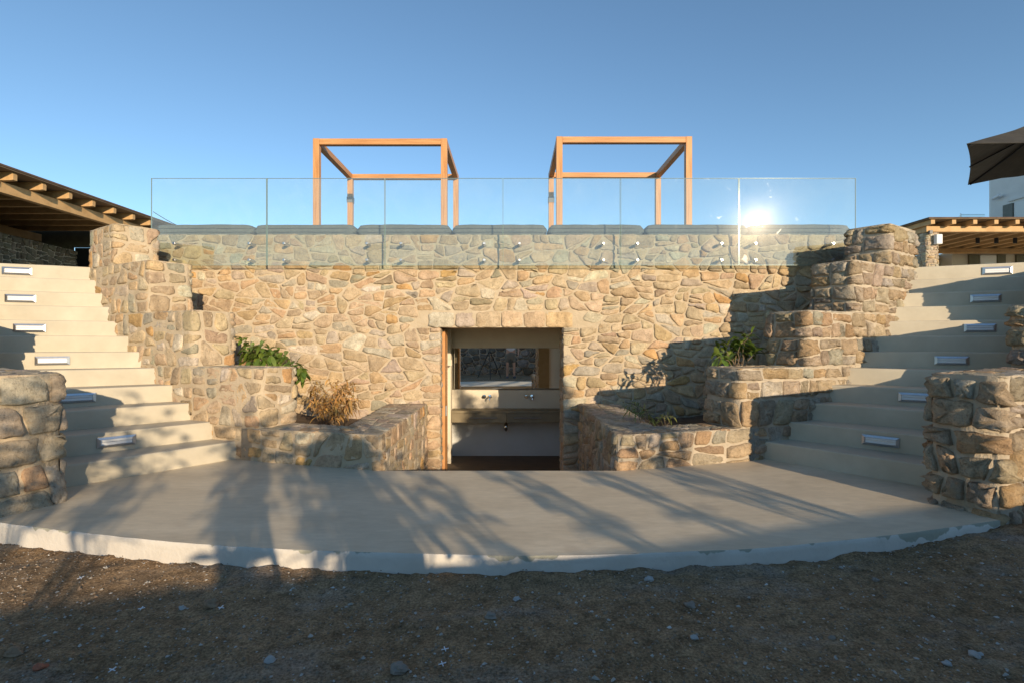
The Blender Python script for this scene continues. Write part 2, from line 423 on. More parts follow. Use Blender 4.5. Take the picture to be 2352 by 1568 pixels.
def add_stone(mb, poly, mp, rng, h, tint, mat=1, rough=0.003, cut=0.15):
    ring = ring_of(poly, rng, cut, 0.045, 0.0045)
    n = len(ring)
    cx = sum(p[0] for p in ring)/n; cy = sum(p[1] for p in ring)/n
    size = min(max(p[0] for p in ring)-min(p[0] for p in ring), max(p[1] for p in ring)-min(p[1] for p in ring))
    tu, tv = rng.gauss(0, 0.05), rng.gauss(-0.07, 0.07)
    e1 = min(0.2, 0.005/max(size, 0.02)*2); e2 = min(0.45, 0.017/max(size, 0.02)*2)
    vs = []
    for k, (sc, dd) in enumerate(((1.0, -0.006), (1-e1*0.4, h*0.55), (1-e2*0.75, h*0.93), ((1-e2)*0.62, h*1.04))):
        for (u, v) in ring:
            x, y = cx+(u-cx)*sc, cy+(v-cy)*sc
            d = dd
            if k: d += ((x-cx)*tu+(y-cy)*tv)*min(1, h/0.02)+rng.gauss(0, rough)*(0.4 if k == 1 else 1)
            vs.append(mp(x, y, d))
    vs.append(mp(cx, cy, h*1.06+rng.gauss(0, rough)))
    fs = []
    for k in range(3):
        for i in range(n): fs.append((k*n+i, k*n+(i+1) % n, (k+1)*n+(i+1) % n, (k+1)*n+i))
    for i in range(n): fs.append((3*n+i, 3*n+(i+1) % n, 4*n))
    a, b, c = vs[3*n], vs[3*n+n//3], vs[3*n+2*n//3]
    nr = (b-a).cross(c-a)
    if nr.dot(mp(cx, cy, 1)-mp(cx, cy, 0)) < 0: fs = [f[::-1] for f in fs]
    mb.add(vs, fs, mat, tint)

def sheet(mb, mp, u0, u1, v0, v1, step=0.07, amp=0.005, mat=0, hole=None):
    nu, nv = max(1, int((u1-u0)/step)), max(1, int((v1-v0)/step))
    vs = []
    for j in range(nv+1):
        for i in range(nu+1):
            u, v = u0+(u1-u0)*i/nu, v0+(v1-v0)*j/nv
            vs.append(mp(u, v, amp*2*mnoise.noise(Vector((u*9, v*9, u0+v0)))))
    flip = (vs[1]-vs[0]).cross(vs[nu+1]-vs[0]).dot(mp(u0, v0, 1)-mp(u0, v0, 0)) < 0
    fs = []
    for j in range(nv):
        for i in range(nu):
            f = (j*(nu+1)+i, j*(nu+1)+i+1, (j+1)*(nu+1)+i+1, (j+1)*(nu+1)+i)
            fs.append(f[::-1] if flip else f)
    mb.add(vs, fs, mat)

class Path:
    """A plan polyline with rounded corners; out = +1 if the outside is on its right-hand side."""
    def __init__(s, pts, out=1, rad=0.05):
        q = [Vector(pts[0])]
        for i in range(1, len(pts)-1):
            a, b, c = Vector(pts[i-1]), Vector(pts[i]), Vector(pts[i+1])
            d1, d2 = (a-b).normalized(), (c-b).normalized()
            k = min(rad, (a-b).length*0.45, (c-b).length*0.45)
            p0, p2 = b+d1*k, b+d2*k
            for t in (0, 0.25, 0.5, 0.75, 1): q.append(p0*(1-t)**2+b*2*t*(1-t)+p2*t*t)
        q.append(Vector(pts[-1]))
        s.p = q; s.out = out; s.cum = [0]
        for i in range(1, len(q)): s.cum.append(s.cum[-1]+(q[i]-q[i-1]).length)
        s.L = s.cum[-1]
    def seg(s, u):
        u = min(max(u, 0), s.L)
        lo, hi = 0, len(s.cum)-2
        while lo < hi:
            m = (lo+hi+1)//2
            if s.cum[m] <= u: lo = m
            else: hi = m-1
        return lo
    def pos(s, u):
        i = s.seg(u); d = s.p[i+1]-s.p[i]; l = d.length or 1e-9
        return s.p[i]+d*((u-s.cum[i])/l)
    def nrm(s, u):
        d = s.pos(min(u+0.03, s.L))-s.pos(max(u-0.03, 0)); d.normalize()
        return Vector((d.y, -d.x))*s.out
    def wall(s, z0=0.0):
        def mp(u, v, d):
            p = s.pos(u)+s.nrm(u)*d
            return Vector((p.x, p.y, z0+v))
        return mp

def courses(u0, u1, v0, v1, rng, gap):
    hs = []; z = v0
    while v1-z > 0.14:
        h = rng.uniform(0.15, 0.33)
        if v1-z-h < 0.1: h = v1-z
        hs.append((z, min(z+h, v1))); z += h
    if z < v1-0.03: hs.append((z, v1))
    L = u1-u0; out = []
    for a, b in hs:
        u = u0
        while u < u1-0.02:      # chunks whose joints never line up from course to course
            w = rng.uniform(0.5, 1.2); e = min(u+w, u1)
            if u1-e < 0.25: e = u1
            k = rng.gauss(0, 0.02); k2 = rng.gauss(0, 0.012)
            out.append([(u+gap/2, a+gap/2+abs(k2)), (e-gap/2+k, a+gap/2), (e-gap/2-k, b-gap/2-abs(k)*0.6), (u+gap/2, b-gap/2)]); u = e
    return out

def masonry(mb, mp, u0, u1, v0, v1, rng, radii, asp=1.5, gap=0.016, h=(0.012, 0.028), pal=PALETTE, rough=0.003, keep=None, own_clip=None, cut=0.15, hfun=None, mortar=True, wmax=0.36, hmax=0.25, coarse=True):
    if mortar: sheet(mb, mp, u0, u1, v0, v1)
    for poly in (blocks(u0, u1, v0, v1, rng, radii, gap, 0.16 if coarse else 0.15, keep, asp, start=cells(u0, u1, v0, v1, rng, 1.2, [(0.3, 1.5), (0.2, 4), (0.12, 5)], gap) if coarse and v1-v0 > 0.3 and radii < 0.045 else (None if coarse else courses(u0, u1, v0, v1, rng, gap)), wmax=wmax, hmax=hmax) if isinstance(radii, float) else cells(u0, u1, v0, v1, rng, asp, radii, gap, keep, own_clip)):
        hh = rng.uniform(*h)
        if hfun: hh *= hfun(poly[0][0])
        add_stone(mb, poly, mp, rng, hh, pick(rng, pal), 1, rough, cut)

MIX = [(0.125, 0.35), (0.092, 0.9), (0.066, 3), (0.042, 6), (0.026, 8)]
BIG = 0.026
CHUNK = 0.026

# ------------------------------------------------------------------ back wall
def back_wall():
    rng = random.Random(11); mb = MB()
    mp = lambda u, v, d: Vector((u, YW-d, v))
    dx0, dx1, dz = px(1010, YW), px(1295, YW), pz(752, YW)
    xl, xr, zt = -5.25, 5.05, 2.495
    lz = dz+0.215; lx0, lx1 = px(984, YW), px(1316, YW)
    bot = -0.9
    def keep(u, v):
        if dx0-0.03 < u < dx1+0.03 and v < dz+0.03: return False
        if lx0 < u < lx1 and dz < v < lz: return False
        if v < 0.02 and not (X0-1.25 < u < X0+1.25): return False
        return True
    def own(poly, x, y):
        # keep clear of the doorway and of its lintel course
        if y < dz:
            poly = clip(poly, 1, 0, dx0+0.01) if x < (dx0+dx1)/2 else clip(poly, -1, 0, -(dx1-0.01))
        if len(poly) < 3: return poly
        if lx0-0.25 < x < lx1+0.25:
            if y >= lz: poly = clip(poly, 0, -1, -(lz+0.006))
            elif y > dz-0.0: poly = clip(poly, 1, 0, lx0-0.008) if x < (lx0+lx1)/2 else clip(poly, -1, 0, -(lx1+0.008))
            elif len(poly) > 2 and max(p[1] for p in poly) > dz-0.02: poly = clip(poly, 0, 1, dz-0.006)
        return poly
    for (a, b, c, d) in ((xl, dx0, bot, dz), (dx1, xr, bot, dz), (xl, xr, dz, zt)): sheet(mb, mp, a, b, c, d, 0.08, 0.005)
    relief = lambda u: 0.62+0.38*min(1, max(0, (u+3.2)/4.5))
    coarse = cells(xl, xr, bot, zt, rng, 1.45, [(0.30, 1.2), (0.21, 3), (0.14, 5), (0.08, 5)], 0.016, keep, own)
    for poly in blocks(0, 0, 0, 0, rng, 0.028, 0.013, 0.28, None, 1.75, start=coarse, wmax=0.42, hmax=0.24):
        cx, cy = sum(p[0] for p in poly)/len(poly), sum(p[1] for p in poly)/len(poly)
        if not keep(cx, cy): continue
        add_stone(mb, poly, mp, rng, rng.uniform(0.006, 0.031)*relief(cx), pick(rng, PALETTE), 1, 0.0035, rng.uniform(0.10, 0.24))
    # lintel course of upright dressed stones
    cuts = [984, 1045, 1092, 1150, 1202, 1252, 1316]
    for i in range(6):
        a, b = px(cuts[i], YW)+0.008, px(cuts[i+1], YW)-0.008
        add_stone(mb, [(a, dz+0.002), (b, dz+0.002), (b, lz-rng.uniform(0, 0.02)), (a, lz-rng.uniform(0, 0.02))], mp, rng, rng.uniform(0.012, 0.026), pick(rng, PALETTE[:4]+PALETTE[5:6]), 1, 0.005, 0.14)
    # solid body, doorway reveals and the coping
    t = 0.5
    for (a, b, c, d) in ((xl, dx0, bot, dz), (dx1, xr, bot, dz), (xl, xr, dz, zt)):
        mb.box((a+0.0, YW+0.012, c), (b, YW+t, d-0.004 if d == zt else d), 0)
    capm = lambda u, v, d: Vector((u, YW+v, zt-0.004+d))
    masonry(mb, capm, xl, xr, 0.0, t, rng, CHUNK, 1.4, 0.016, (0.008, 0.014), GREYER)
    for x, sgn in ((dx0, 1), (dx1, -1)):
        rv = (lambda x, sgn: lambda u, v, d: Vector((x+sgn*d, YW+u, v)))(x, sgn)
        masonry(mb, rv, 0.0, 0.2 if sgn > 0 else t, bot, dz, rng, CHUNK, 1.3, 0.014, (0.008, 0.016), GREYER)
    o = mb.build('stone_wall', ['mortar', 'stone'], smooth=True)
    tag(o, 'long rubble stone wall with the doorway in it, behind both staircases and planters', 'stone wall')
back_wall()

# ------------------------------------------------------------------ staircases, stepped planter walls, stair walls
NOSE = [(2.50, 4.85), (2.77, 4.99), (3.05, 5.12), (3.32, 5.26), (3.59, 5.40), (3.83, 5.53), (4.06, 5.66), (4.26, 5.78), (4.44, 5.89), (4.60, 6.00), (4.75, 6.10), (4.89, 6.20)]
PHI = [52, 48, 43.5, 38.5, 33, 28, 25, 23, 22, 22, 22, 22]
LEN = [1.42+0.025*i for i in range(12)]
def half(side, a, y): return (X0+side*a, y)

def staircase(side):
    mb = MB()
    inn, outn = [], []
    for (a, y), ph, L in zip(NOSE, PHI, LEN):
        c, s = math.cos(R(ph)), math.sin(R(ph))
        inn.append((a-0.2*c, y+0.2*s)); outn.append((a+L*c, y-L*s))
    inn.append((inn[-1][0]+0.3, inn[-1][1]+0.9)); outn.append((outn[-1][0]+0.3, outn[-1][1]+0.9))
    B = 0.012; K = 10
    for n in range(12):
        z0, z1 = n*RISE, (n+1)*RISE
        dirx, diry = -math.sin(R(PHI[n])), -math.cos(R(PHI[n]))      # out of the riser, towards the foot
        def off(p, d, z): X, Y = half(side, p[0]+dirx*d, p[1]+diry*d); return Vector((X, Y, z))
        a, b = inn[n], outn[n]
        prof = [(0.0, z0-0.02), (0.0, z1-B), (-B*0.3, z1-B*0.3), (-B, z1)]
        vs = []
        for k in range(K+1):
            t = k/K; p = (a[0]+(b[0]-a[0])*t, a[1]+(b[1]-a[1])*t)
            for j, (d, z) in enumerate(prof):
                w = 0.003*mnoise.noise(Vector((t*5+n, n*3.1, side)))
                vs.append(off(p, d+w, z+w*0.6*(j > 0)))
        fs = [(k*4+j, (k+1)*4+j, (k+1)*4+j+1, k*4+j+1) for k in range(K) for j in range(3)]
        # tread
        c, d2 = inn[n+1], outn[n+1]
        base = len(vs)
        for k in range(K+1):
            t = k/K; X, Y = half(side, c[0]+(d2[0]-c[0])*t, c[1]+(d2[1]-c[1])*t); vs.append(Vector((X, Y, z1)))
        fs += [(k*4+3, (k+1)*4+3, base+k+1, base+k) for k in range(K)]
        if side < 0: fs = [f[::-1] for f in fs]
        mb.add(vs, fs)
    o = mb.build('staircase', 'stair_cement', smooth=False)
    tag(o, 'beige cement staircase with sunlit risers, rising towards the big timber pergola' if side < 0 else 'beige cement staircase mostly in shade, rising towards the white house and parasol', 'staircase')
    return o
staircase(-1); staircase(1)

LEVELS = [0.30, 0.85, 1.40, 1.95, 2.41]
OUTER = [(1.0, 4.43), (2.19, 4.77), (3.0, 5.10), (3.68, 5.46), (4.30, 5.80), (4.92, 6.22)]
RAD = [(0.0, 1.0), (-0.42, 0.90), (-0.5, 0.866), (-0.55, 0.835), (-0.62, 0.785), (-0.72, 0.69)]
TH = 0.43
INNER = [(o[0]+TH*r[0], o[1]+TH*r[1]) for o, r in zip(OUTER, RAD)]
def planter_wall(side):
    rng = random.Random(31+side); mb = MB()
    out = side if side > 0 else -1
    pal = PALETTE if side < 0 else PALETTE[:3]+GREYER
    P2 = lambda p: half(side, *p)
    hr = (0.001, 0.018) if side < 0 else (0.008, 0.032)
    ztop = list(LEVELS); 
    # lowest level: wall along the front and back beside the entrance
    sx = 1.0
    path = [(1.0, YW), (1.0, 4.43)]+OUTER[1:]+[(5.0, 6.9)]
    p0 = Path([P2(q) for q in path], -out if False else (1 if side > 0 else -1), 0.06)
    # side > 0: path runs towards the camera then to the right; outside is on its right-hand side
    p0.out = -p0.out if p0.nrm(0.5).x*side > 0 else p0.out
    masonry(mb, p0.wall(0), 0.0, p0.L-0.6, -0.9, LEVELS[0], rng, BIG, 1.6, 0.026 if side < 0 else 0.02, hr, pal, keep=lambda u, v: v > -0.03 or u < 2.5)
    for k in range(1, 5):
        i = k
        pts = [INNER[-1]]+INNER[i:-1][::-1]+[OUTER[i]]+OUTER[i+1:]+[(5.0, 6.9)] if False else [INNER[j] for j in range(5, i-1, -1)]+[OUTER[j] for j in range(i, 6)]+[(4.98, 6.9)]
        pk = Path([P2(q) for q in pts], p0.out, 0.03)
        masonry(mb, pk.wall(0), 0.0, pk.L, LEVELS[k-1], LEVELS[k], rng, CHUNK if side < 0 else 0.034, 1.3, 0.026 if side < 0 else 0.018, hr if k < 2 or side < 0 else (0.014, 0.032), pal, 0.003 if side < 0 else 0.0085, cut=0.15 if side < 0 else 0.075, coarse=side < 0)
    # copings
    def strip(o1, o2, i1, i2):
        o1, o2, i1, i2 = (Vector(P2(q)) for q in (o1, o2, i1, i2))
        L = (o2-o1).length
        def f(z):
            def mp(u, v, d):
                t = u/L; s = v/TH
                p = (o1*(1-t)+o2*t)*(1-s)+(i1*(1-t)+i2*t)*s
                return Vector((p.x, p.y, z+d))
            return mp, L
        return f
    C1 = (1.0+0.5, 4.43+0.52)
    for z, q in [(LEVELS[0], ((1.0, 4.43), (2.3, 4.8), (1.45, 4.95), (2.05, 5.17))), (LEVELS[0], ((1.0, YW), (1.0, 4.43), (1.5, YW), (1.45, 4.95)))]+[(LEVELS[i], (OUTER[i], OUTER[min(i+1, 5)], INNER[i], INNER[min(i+1, 5)])) for i in range(1, 5)]:
        mp, L = strip(*q)(z-0.006)
        masonry(mb, mp, 0.0, L, 0.0, TH, rng, 0.06, 1.35, 0.008, (0.001, 0.006), GREYER, 0.003)
    # solid cores
    e = 0.012
    mb.prism([P2(q) for q in ((1.0+e, YW), (1.0+e, 4.43+e), (2.4, 4.83+e), (2.2, 5.22), (1.45, 4.95), (1.5, YW))], -0.9, LEVELS[0]-0.008)
    for i in range(1, 5):
        a, b, c, d = OUTER[i], OUTER[i+1], INNER[i+1], INNER[i]
        def ins(p, q): return (p[0]+(q[0]-p[0])*0.05, p[1]+(q[1]-p[1])*0.05)
        sh = lambda p, t: (p[0]+t*0.02, p[1]+t*0.012)
        mb.prism([P2(sh(ins(a, d), 1)), P2(ins(b, c)), P2(ins(c, b)), P2(sh(ins(d, a), 1))], -0.3, LEVELS[i]-0.008)
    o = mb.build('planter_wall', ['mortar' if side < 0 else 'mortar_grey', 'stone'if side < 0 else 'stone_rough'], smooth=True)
    tag(o, 'stepped rubble stone planter wall in full sun, holding the withered plant' if side < 0 else 'stepped rough stone planter wall with shaded ends, holding the thin grassy weeds', 'planter wall')
    sb = MB()   # earth in the trough, rising with the wall
    def soil(a, y):
        t = min(max((a-2.1)/2.6, 0), 1)
        return 0.10+1.9*t*t*(0.6+0.4*t)
    inn = lambda a: 4.9 if a < 2.0 else 4.9+(a-2.0)*0.52
    na, ny = 26, 12; vs = []
    for i in range(na+1):
        a = 1.25+(4.7-1.25)*i/na
        for j in range(ny+1):
            y = inn(a)+(YW+0.01-inn(a))*j/ny; X, Y = half(side, a, y)
            vs.append((X, Y, soil(a, y)+0.03*fbm((a*4, y*4, side*3))))
    sb.add(vs, [(i*(ny+1)+j, (i+1)*(ny+1)+j, (i+1)*(ny+1)+j+1, i*(ny+1)+j+1) for i in range(na) for j in range(ny)])
    struct(sb.build('planter_soil', 'soil', smooth=True))
planter_wall(-1); planter_wall(1)

SW_O = [(2.945, 3.55), (3.30, 3.83), (4.35, 4.44), (5.25, 4.98), (6.1, 5.55), (6.9, 6.2)]       # stair side
SW_D = [(0.38, -0.92), (0.42, -0.9), (0.5, -0.86), (0.55, -0.83), (0.6, -0.8), (0.65, -0.75)]
SW_LV = [0.875, 0.875, 1.40, 1.95, 2.5]
def stair_wall(side):
    rng = random.Random(77+side); mb = MB()
    P2 = lambda p: half(side, *p)
    t = 0.41
    far = [(o[0]+t*d[0], o[1]+t*d[1]) for o, d in zip(SW_O, SW_D)]
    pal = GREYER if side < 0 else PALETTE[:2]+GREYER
    prev = -0.25
    big = 0.032 if side > 0 else 0.05
    for k, i in ((0, 0), (1, 2), (2, 3), (3, 4)):
        z = SW_LV[i] if i else SW_LV[0]
        pts = [SW_O[j] for j in range(5, i-1, -1)]+[far[j] for j in range(i, 6)]
        if i == 0: pts = [SW_O[j] for j in range(5, 1, -1)]+[SW_O[0]]+[far[0]]+[far[j] for j in range(2, 6)]
        pk = Path([P2(q) for q in pts], 1, 0.025)
        e = pk.pos(0.3)+pk.nrm(0.3)*0.1
        inside = Vector(P2(((SW_O[5][0]+far[5][0])/2, (SW_O[5][1]+far[5][1])/2)))
        if (e-inside).length < (pk.pos(0.3)-inside).length: pk.out = -1
        masonry(mb, pk.wall(0), 0.0, pk.L, prev, z, rng, big, 1.15, 0.02, (0.028, 0.045) if side > 0 else (0.018, 0.03), pal, 0.010 if side > 0 else 0.005, cut=0.075, wmax=0.36 if side > 0 else 0.46, hmax=0.30 if side > 0 else 0.36, coarse=False)
        prev = z
    ends = [(0, 2, 0.875), (2, 3, 1.40), (3, 4, 1.95), (4, 5, 2.5)]
    for i, j, z in ends:
        o1, o2, i1, i2 = (Vector(P2(q)) for q in (SW_O[i], SW_O[j], far[i], far[j])); L = (o2-o1).length
        def mp(u, v, d, o1=o1, o2=o2, i1=i1, i2=i2, L=L, z=z):
            q, s = u/L, v/t; p = (o1*(1-q)+o2*q)*(1-s)+(i1*(1-q)+i2*q)*s
            return Vector((p.x, p.y, z-0.006+d))
        masonry(mb, mp, 0.0, L, 0.0, t, rng, 0.05, 1.3, 0.012, (0.004, 0.012), pal, 0.003)
        c = [P2((p[0]*0.94+q[0]*0.06, p[1]*0.94+q[1]*0.06)) for p, q in ((SW_O[i], far[i]), (SW_O[j], far[j]), (far[j], SW_O[j]), (far[i], SW_O[i]))]
        mb.prism(c, -0.25, z-0.01)
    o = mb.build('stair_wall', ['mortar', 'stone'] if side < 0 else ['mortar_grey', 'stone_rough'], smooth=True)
    tag(o, 'stone stair wall dappled with leaf shadows, ending beside the sunlit staircase' if side < 0 else 'stepped stone stair wall of rough blocks, ending beside the shaded staircase', 'stair wall')
stair_wall(-1); stair_wall(1)

# ------------------------------------------------------------------ step lights
def step_light():
    t = thing('step_light', (0, 0, 0), '', 'step light')
    w, h, d, iw, ih = 0.135, 0.043, 0.014, 0.112, 0.024
    f = MB()
    o4 = [(-w, -h), (w, -h), (w, h), (-w, h)]; i4 = [(-iw, -ih), (iw, -ih), (iw, ih), (-iw, ih)]
    vs = [(x, 0, z) for x, z in o4]+[(x, -0.006, z) for x, z in o4]+[(x, -d, z) for x, z in i4]+[(x*0.985, -0.004, z*0.93) for x, z in i4]
    fs = []
    for r in range(3):
        for k in range(4): fs.append((r*4+k, r*4+(k+1) % 4, (r+1)*4+(k+1) % 4, (r+1)*4+k))
    f.add(vs, fs)
    f.box((-iw*0.98, -0.009, 0.000), (iw*0.98, -0.004, 0.004))
    f.build('frame', 'aluminium', t, origin=(0, 0, 0))
    l = MB(); l.box((-iw*0.98, -0.005, -ih*0.92), (iw*0.98, -0.002, ih*0.92)); l.build('diffuser', 'lens_white', t, origin=(0, 0, 0))
    return t
LIGHT0 = step_light(); first = True
ORD = {2: 'second', 4: 'fourth', 6: 'sixth', 8: 'eighth', 10: 'tenth', 12: 'topmost'}
for side, xs in ((-1, {12: 40, 10: 48, 8: 69, 6: 121, 4: 178, 2: 268}), (1, {12: 2290, 10: 2263, 8: 2250, 6: 2185, 4: 2105, 2: 2022})):
    for n, xx in xs.items():
        (a, y), ph = NOSE[n-1], R(PHI[n-1])
        X, Y = half(side, a, y); dx, dy = side*math.cos(ph), -math.sin(ph)
        k = (xx-CX)/F
        s = (k*Y-X)/(dx-k*dy)
        o = LIGHT0 if first else copy_tree(LIGHT0); first = False
        nx, ny = -side*math.sin(ph), -math.cos(ph)
        o.location = (X+dx*s+nx*0.0035, Y+dy*s+ny*0.0035, (n-0.5)*RISE)
        o.rotation_euler = (0, 0, math.atan2(nx, -ny))
        o['label'] = 'recessed metal step light in the %s riser%s of the %s staircase' % (ORD[n], '' if n == 12 else ' from the ground', 'sunlit' if side < 0 else 'shaded')
        o['group'] = 'step lights set into the stair risers'

# ------------------------------------------------------------------ slab, sunken steps
EDGE = [(-90, 1184), (0, 1199), (105, 1212), (210, 1224), (340, 1238), (470, 1249), (600, 1257), (730, 1263), (1000, 1271), (1176, 1275), (1386, 1272.5), (1560, 1266), (1741, 1258), (1920, 1241), (2101, 1221), (2311, 1191)]
def slab():
    mb = MB()
    front = []
    for x, y in EDGE:
        D = H*F/(y-HY); front.append((px(x, D), D))
    fine = []
    for i in range(len(front)-1):
        p0, p1, p2, p3 = (Vector(front[min(max(j, 0), len(front)-1)]) for j in (i-1, i, i+1, i+2))
        for k in range(8):
            t = k/8
            q = 0.5*((2*p1)+(p2-p0)*t+(2*p0-5*p1+4*p2-p3)*t*t+(3*p1-p0-3*p2+p3)*t**3)
            fine.append((q.x, q.y))
    fine.append(front[-1])
    xl, xr = X0-1.0, X0+1.0
    poly = fine+[(3.12, 3.4), (4.1, 4.2), (4.1, 5.4), (xr, 5.4), (xr, 4.43), (xl, 4.43), (xl, 5.4), (-4.3, 5.4), (-4.3, 4.2), (-3.75, 3.55)]
    n = len(poly)
    mb.add([(x, y, 0) for x, y in poly], [tuple(range(n))])
    o = struct(mb.build('pavement', 'polished_cement', origin=(0, 0, 0)))
    e = MB(); vs = []
    rows = [0.0, -0.006, -0.03, -0.08, -0.13, -0.2]
    for i, (x, y) in enumerate(fine):
        a = Vector(fine[max(i-1, 0)]); b = Vector(fine[min(i+1, len(fine)-1)]); d = (b-a).normalized(); nn = Vector((d.y, -d.x))
        for j, z in enumerate(rows):
            k = (0.0, 0.004, 0.005, 0.006, 0.008, 0.01)[j]+0.003*mnoise.noise(Vector((x*7, z*14, 1)))*(j > 1)
            vs.append((x+nn.x*k, y+nn.y*k, z+(0.002*mnoise.noise(Vector((x*9, 0, 4))) if j == 0 else 0)))
    m = len(rows)
    e.add(vs, [(i*m+j, i*m+j+1, (i+1)*m+j+1, (i+1)*m+j) for i in range(len(fine)-1) for j in range(m-1)])
    e.build('pavement_edge', 'white_render', o, smooth=True)
    # steps down to the doorway
    s = MB()
    for k in range(5):
        y0 = 4.43+0.3*k; z0 = -0.17*k
        if k: s.box((xl-0.02, y0-0.3, z0-0.3), (xr+0.02, y0, z0))
    s.box((xl-0.02, 5.63, -1.1), (xr+0.02, YW+0.02, -0.85))
    s.box((xl-0.02, 4.2, -0.4), (xr+0.02, 4.43, -0.002))
    st = s.build('sunken_steps', 'stair_cement', bevel=0.006)
    tag(st, 'short flight of cement steps sunk below the paving, down to the doorway', 'steps')
    l = copy_tree(LIGHT0); l.location = (X0+0.12, 4.4335, -0.085); l.rotation_euler = (0, 0, math.pi)
    l['label'] = 'recessed step light in the sunken steps, seen in the bathroom mirror'; l['group'] = 'step lights set into the stair risers'
    return fine
FRONT = slab()

# ------------------------------------------------------------------ washroom
def washroom():
    x0, x1 = -1.08, 0.88; dz = pz(752, YW); yb = 9.0; yi = YW+0.5
    room = thing('washroom', (X0, 8, -0.85), 'cream plastered washroom inside the doorway of the stone wall', 'washroom')
    w = MB()
    w.box((x0-0.15, yi+0.002, -0.95), (x0, yb, 1.6)); w.box((x1, yi+0.002, -0.95), (x1+0.15, yb, 1.6))
    w.box((x0-0.15, yb, -0.95), (x1+0.15, yb+0.15, 1.6))
    w.build('wall', 'plaster_grey', room)
    c = MB(); c.box((x0-0.15, yi+0.002, 1.6), (x1+0.15, yb+0.15, 1.75)); c.build('ceiling', 'plaster_cream', room)
    fl = MB(); fl.box((x0-0.1, YW+0.022, -1.0), (x1+0.1, yb+0.1, -0.848)); fl.build('floor', 'wood_floor', room)
    b = MB(); b.box((x0+0.002, 8.6, 1.005), (x1-0.002, yb-0.002, 1.598)); b.build('bulkhead', 'plaster_cream', room, bevel=0.008)
    b = MB(); b.box((x0+0.002, 8.76, -0.02), (x1-0.002, yb-0.002, 0.306)); b.build('backsplash', 'plaster_cream', room, bevel=0.006)
    # side cheeks of the recess
    b = MB(); b.box((x0+0.002, 8.4, -0.847), (-0.985, 8.6, 1.597)); b.build('jamb', 'plaster_cream', room, bevel=0.004)
    v = thing('vanity_counter', (X0, 8.6, -0.18), 'olive wooden vanity counter with two drawers under the mirror', 'vanity')
    m = MB(); m.box((-0.983, 8.42, -0.035), (x1-0.004, 8.758, 0.0)); m.build('countertop', 'wood_counter', v, bevel=0.004)
    for a, b2 in ((-0.98, X0+0.02), (X0+0.026, x1-0.006)):
        m = MB(); m.box((a, 8.44, -0.19), (b2, 8.75, -0.038)); m.build('drawer', 'wood_counter', v, bevel=0.003)
    for a, b2 in ((-0.688, -0.253), (0.035, 0.47)):
        m = MB(); m.tube([(a, 8.435, -0.115), (a, 8.41, -0.115), (b2, 8.41, -0.115), (b2, 8.435, -0.115)], 0.006, 6); m.build('handle', 'steel', v)
    # mirror
    mi = MB(); yaw = R(2.43); cxm = -0.05
    def mpnt(x, y, z): return (cxm+(x-cxm)*math.cos(yaw)-y*math.sin(yaw), 8.90+(x-cxm)*math.sin(yaw)+y*math.cos(yaw), z)
    xa, xb = x0+0.075, x1-0.01
    mi.add([mpnt(xa, 0, .312), mpnt(xb, 0, .312), mpnt(xb, 0, 1.0), mpnt(xa, 0, 1.0), mpnt(xa, .006, .312), mpnt(xb, .006, .312), mpnt(xb, .006, 1.0), mpnt(xa, .006, 1.0)],
           [(0, 1, 2, 3), (5, 4, 7, 6), (0, 4, 5, 1), (1, 5, 6, 2), (2, 6, 7, 3), (3, 7, 4, 0)])
    tag(mi.build('wall_mirror', 'mirror_silver'), 'wide washroom mirror reflecting the photographer, tripod and steps', 'mirror')
    for i, (xk, xs) in enumerate(((-0.467, -0.372), (0.24, 0.335))):
        tp = thing('wall_tap', ((xk+xs)/2, 8.74, 0.195), 'chrome wall tap on the washroom backsplash, %s the wooden door' % ('nearer' if i == 0 else 'farther from'), 'tap', 'pair of chrome taps on the backsplash')
        k = MB(); k.tube([(xk, 8.759, .195), (xk, 8.752, .195), (xk, 8.752, .195), (xk, 8.71, .195)], [.034, .034, .026, .024], 16); k.build('knob', 'chrome', tp, smooth=False)
        s = MB(); s.tube([(xs, 8.759, .195), (xs, 8.75, .195), (xs, 8.748, .195)], [.032, .032, .018], 16); s.tube([(xs, 8.75, .195), (xs, 8.64, .19), (xs, 8.615, .175), (xs, 8.61, .15)], .013, 10); s.build('spout', 'chrome', tp, smooth=False)
    d = MB(); d.tube([(-0.1, 8.72, -.19), (-0.1, 8.72, -.33), (-0.1, 8.76, -.37), (-0.1, 8.83, -.35), (-0.1, 8.86, -.30), (-0.1, 8.995, -.29)], .018, 10); d.tube([(-0.1, 8.72, -.25), (-0.1, 8.72, -.36)], .032, 12)
    tag(d.build('drain_pipe', 'chrome', smooth=True), 'small chrome drain trap hanging under the vanity counter', 'drain pipe')
    sc = thing('wall_sconce', (x0+0.08, 8.3, 0.7), 'small boxy cream wall light beside the washroom mirror', 'wall light')
    m = MB(); m.box((x0+0.001, 8.22, .70), (x0+0.012, 8.32, .86)); m.build('back_plate', 'plaster_cream', sc)
    m = MB(); m.box((x0+0.012, 8.23, .73), (x0+0.13, 8.31, .83)); m.build('shade', 'plaster_cream', sc, bevel=0.006)
    # open wooden door against the reveal, and its frame
    dr = thing('wooden_door', (px(1010, YW)+0.03, 7.15, -0.85), 'orange wooden door folded back inside the doorway of the stone wall', 'door')
    m = MB(); m.box((-0.944, YW+0.21, -0.845), (-0.905, YW+0.50, dz-0.03)); m.build('leaf', 'wood_orange', dr, bevel=0.004)
    m = MB(); m.box((-0.905, YW+0.23, 0.10), (-0.885, YW+0.26, 0.24)); m.build('handle', 'steel', dr, bevel=0.004)
washroom()

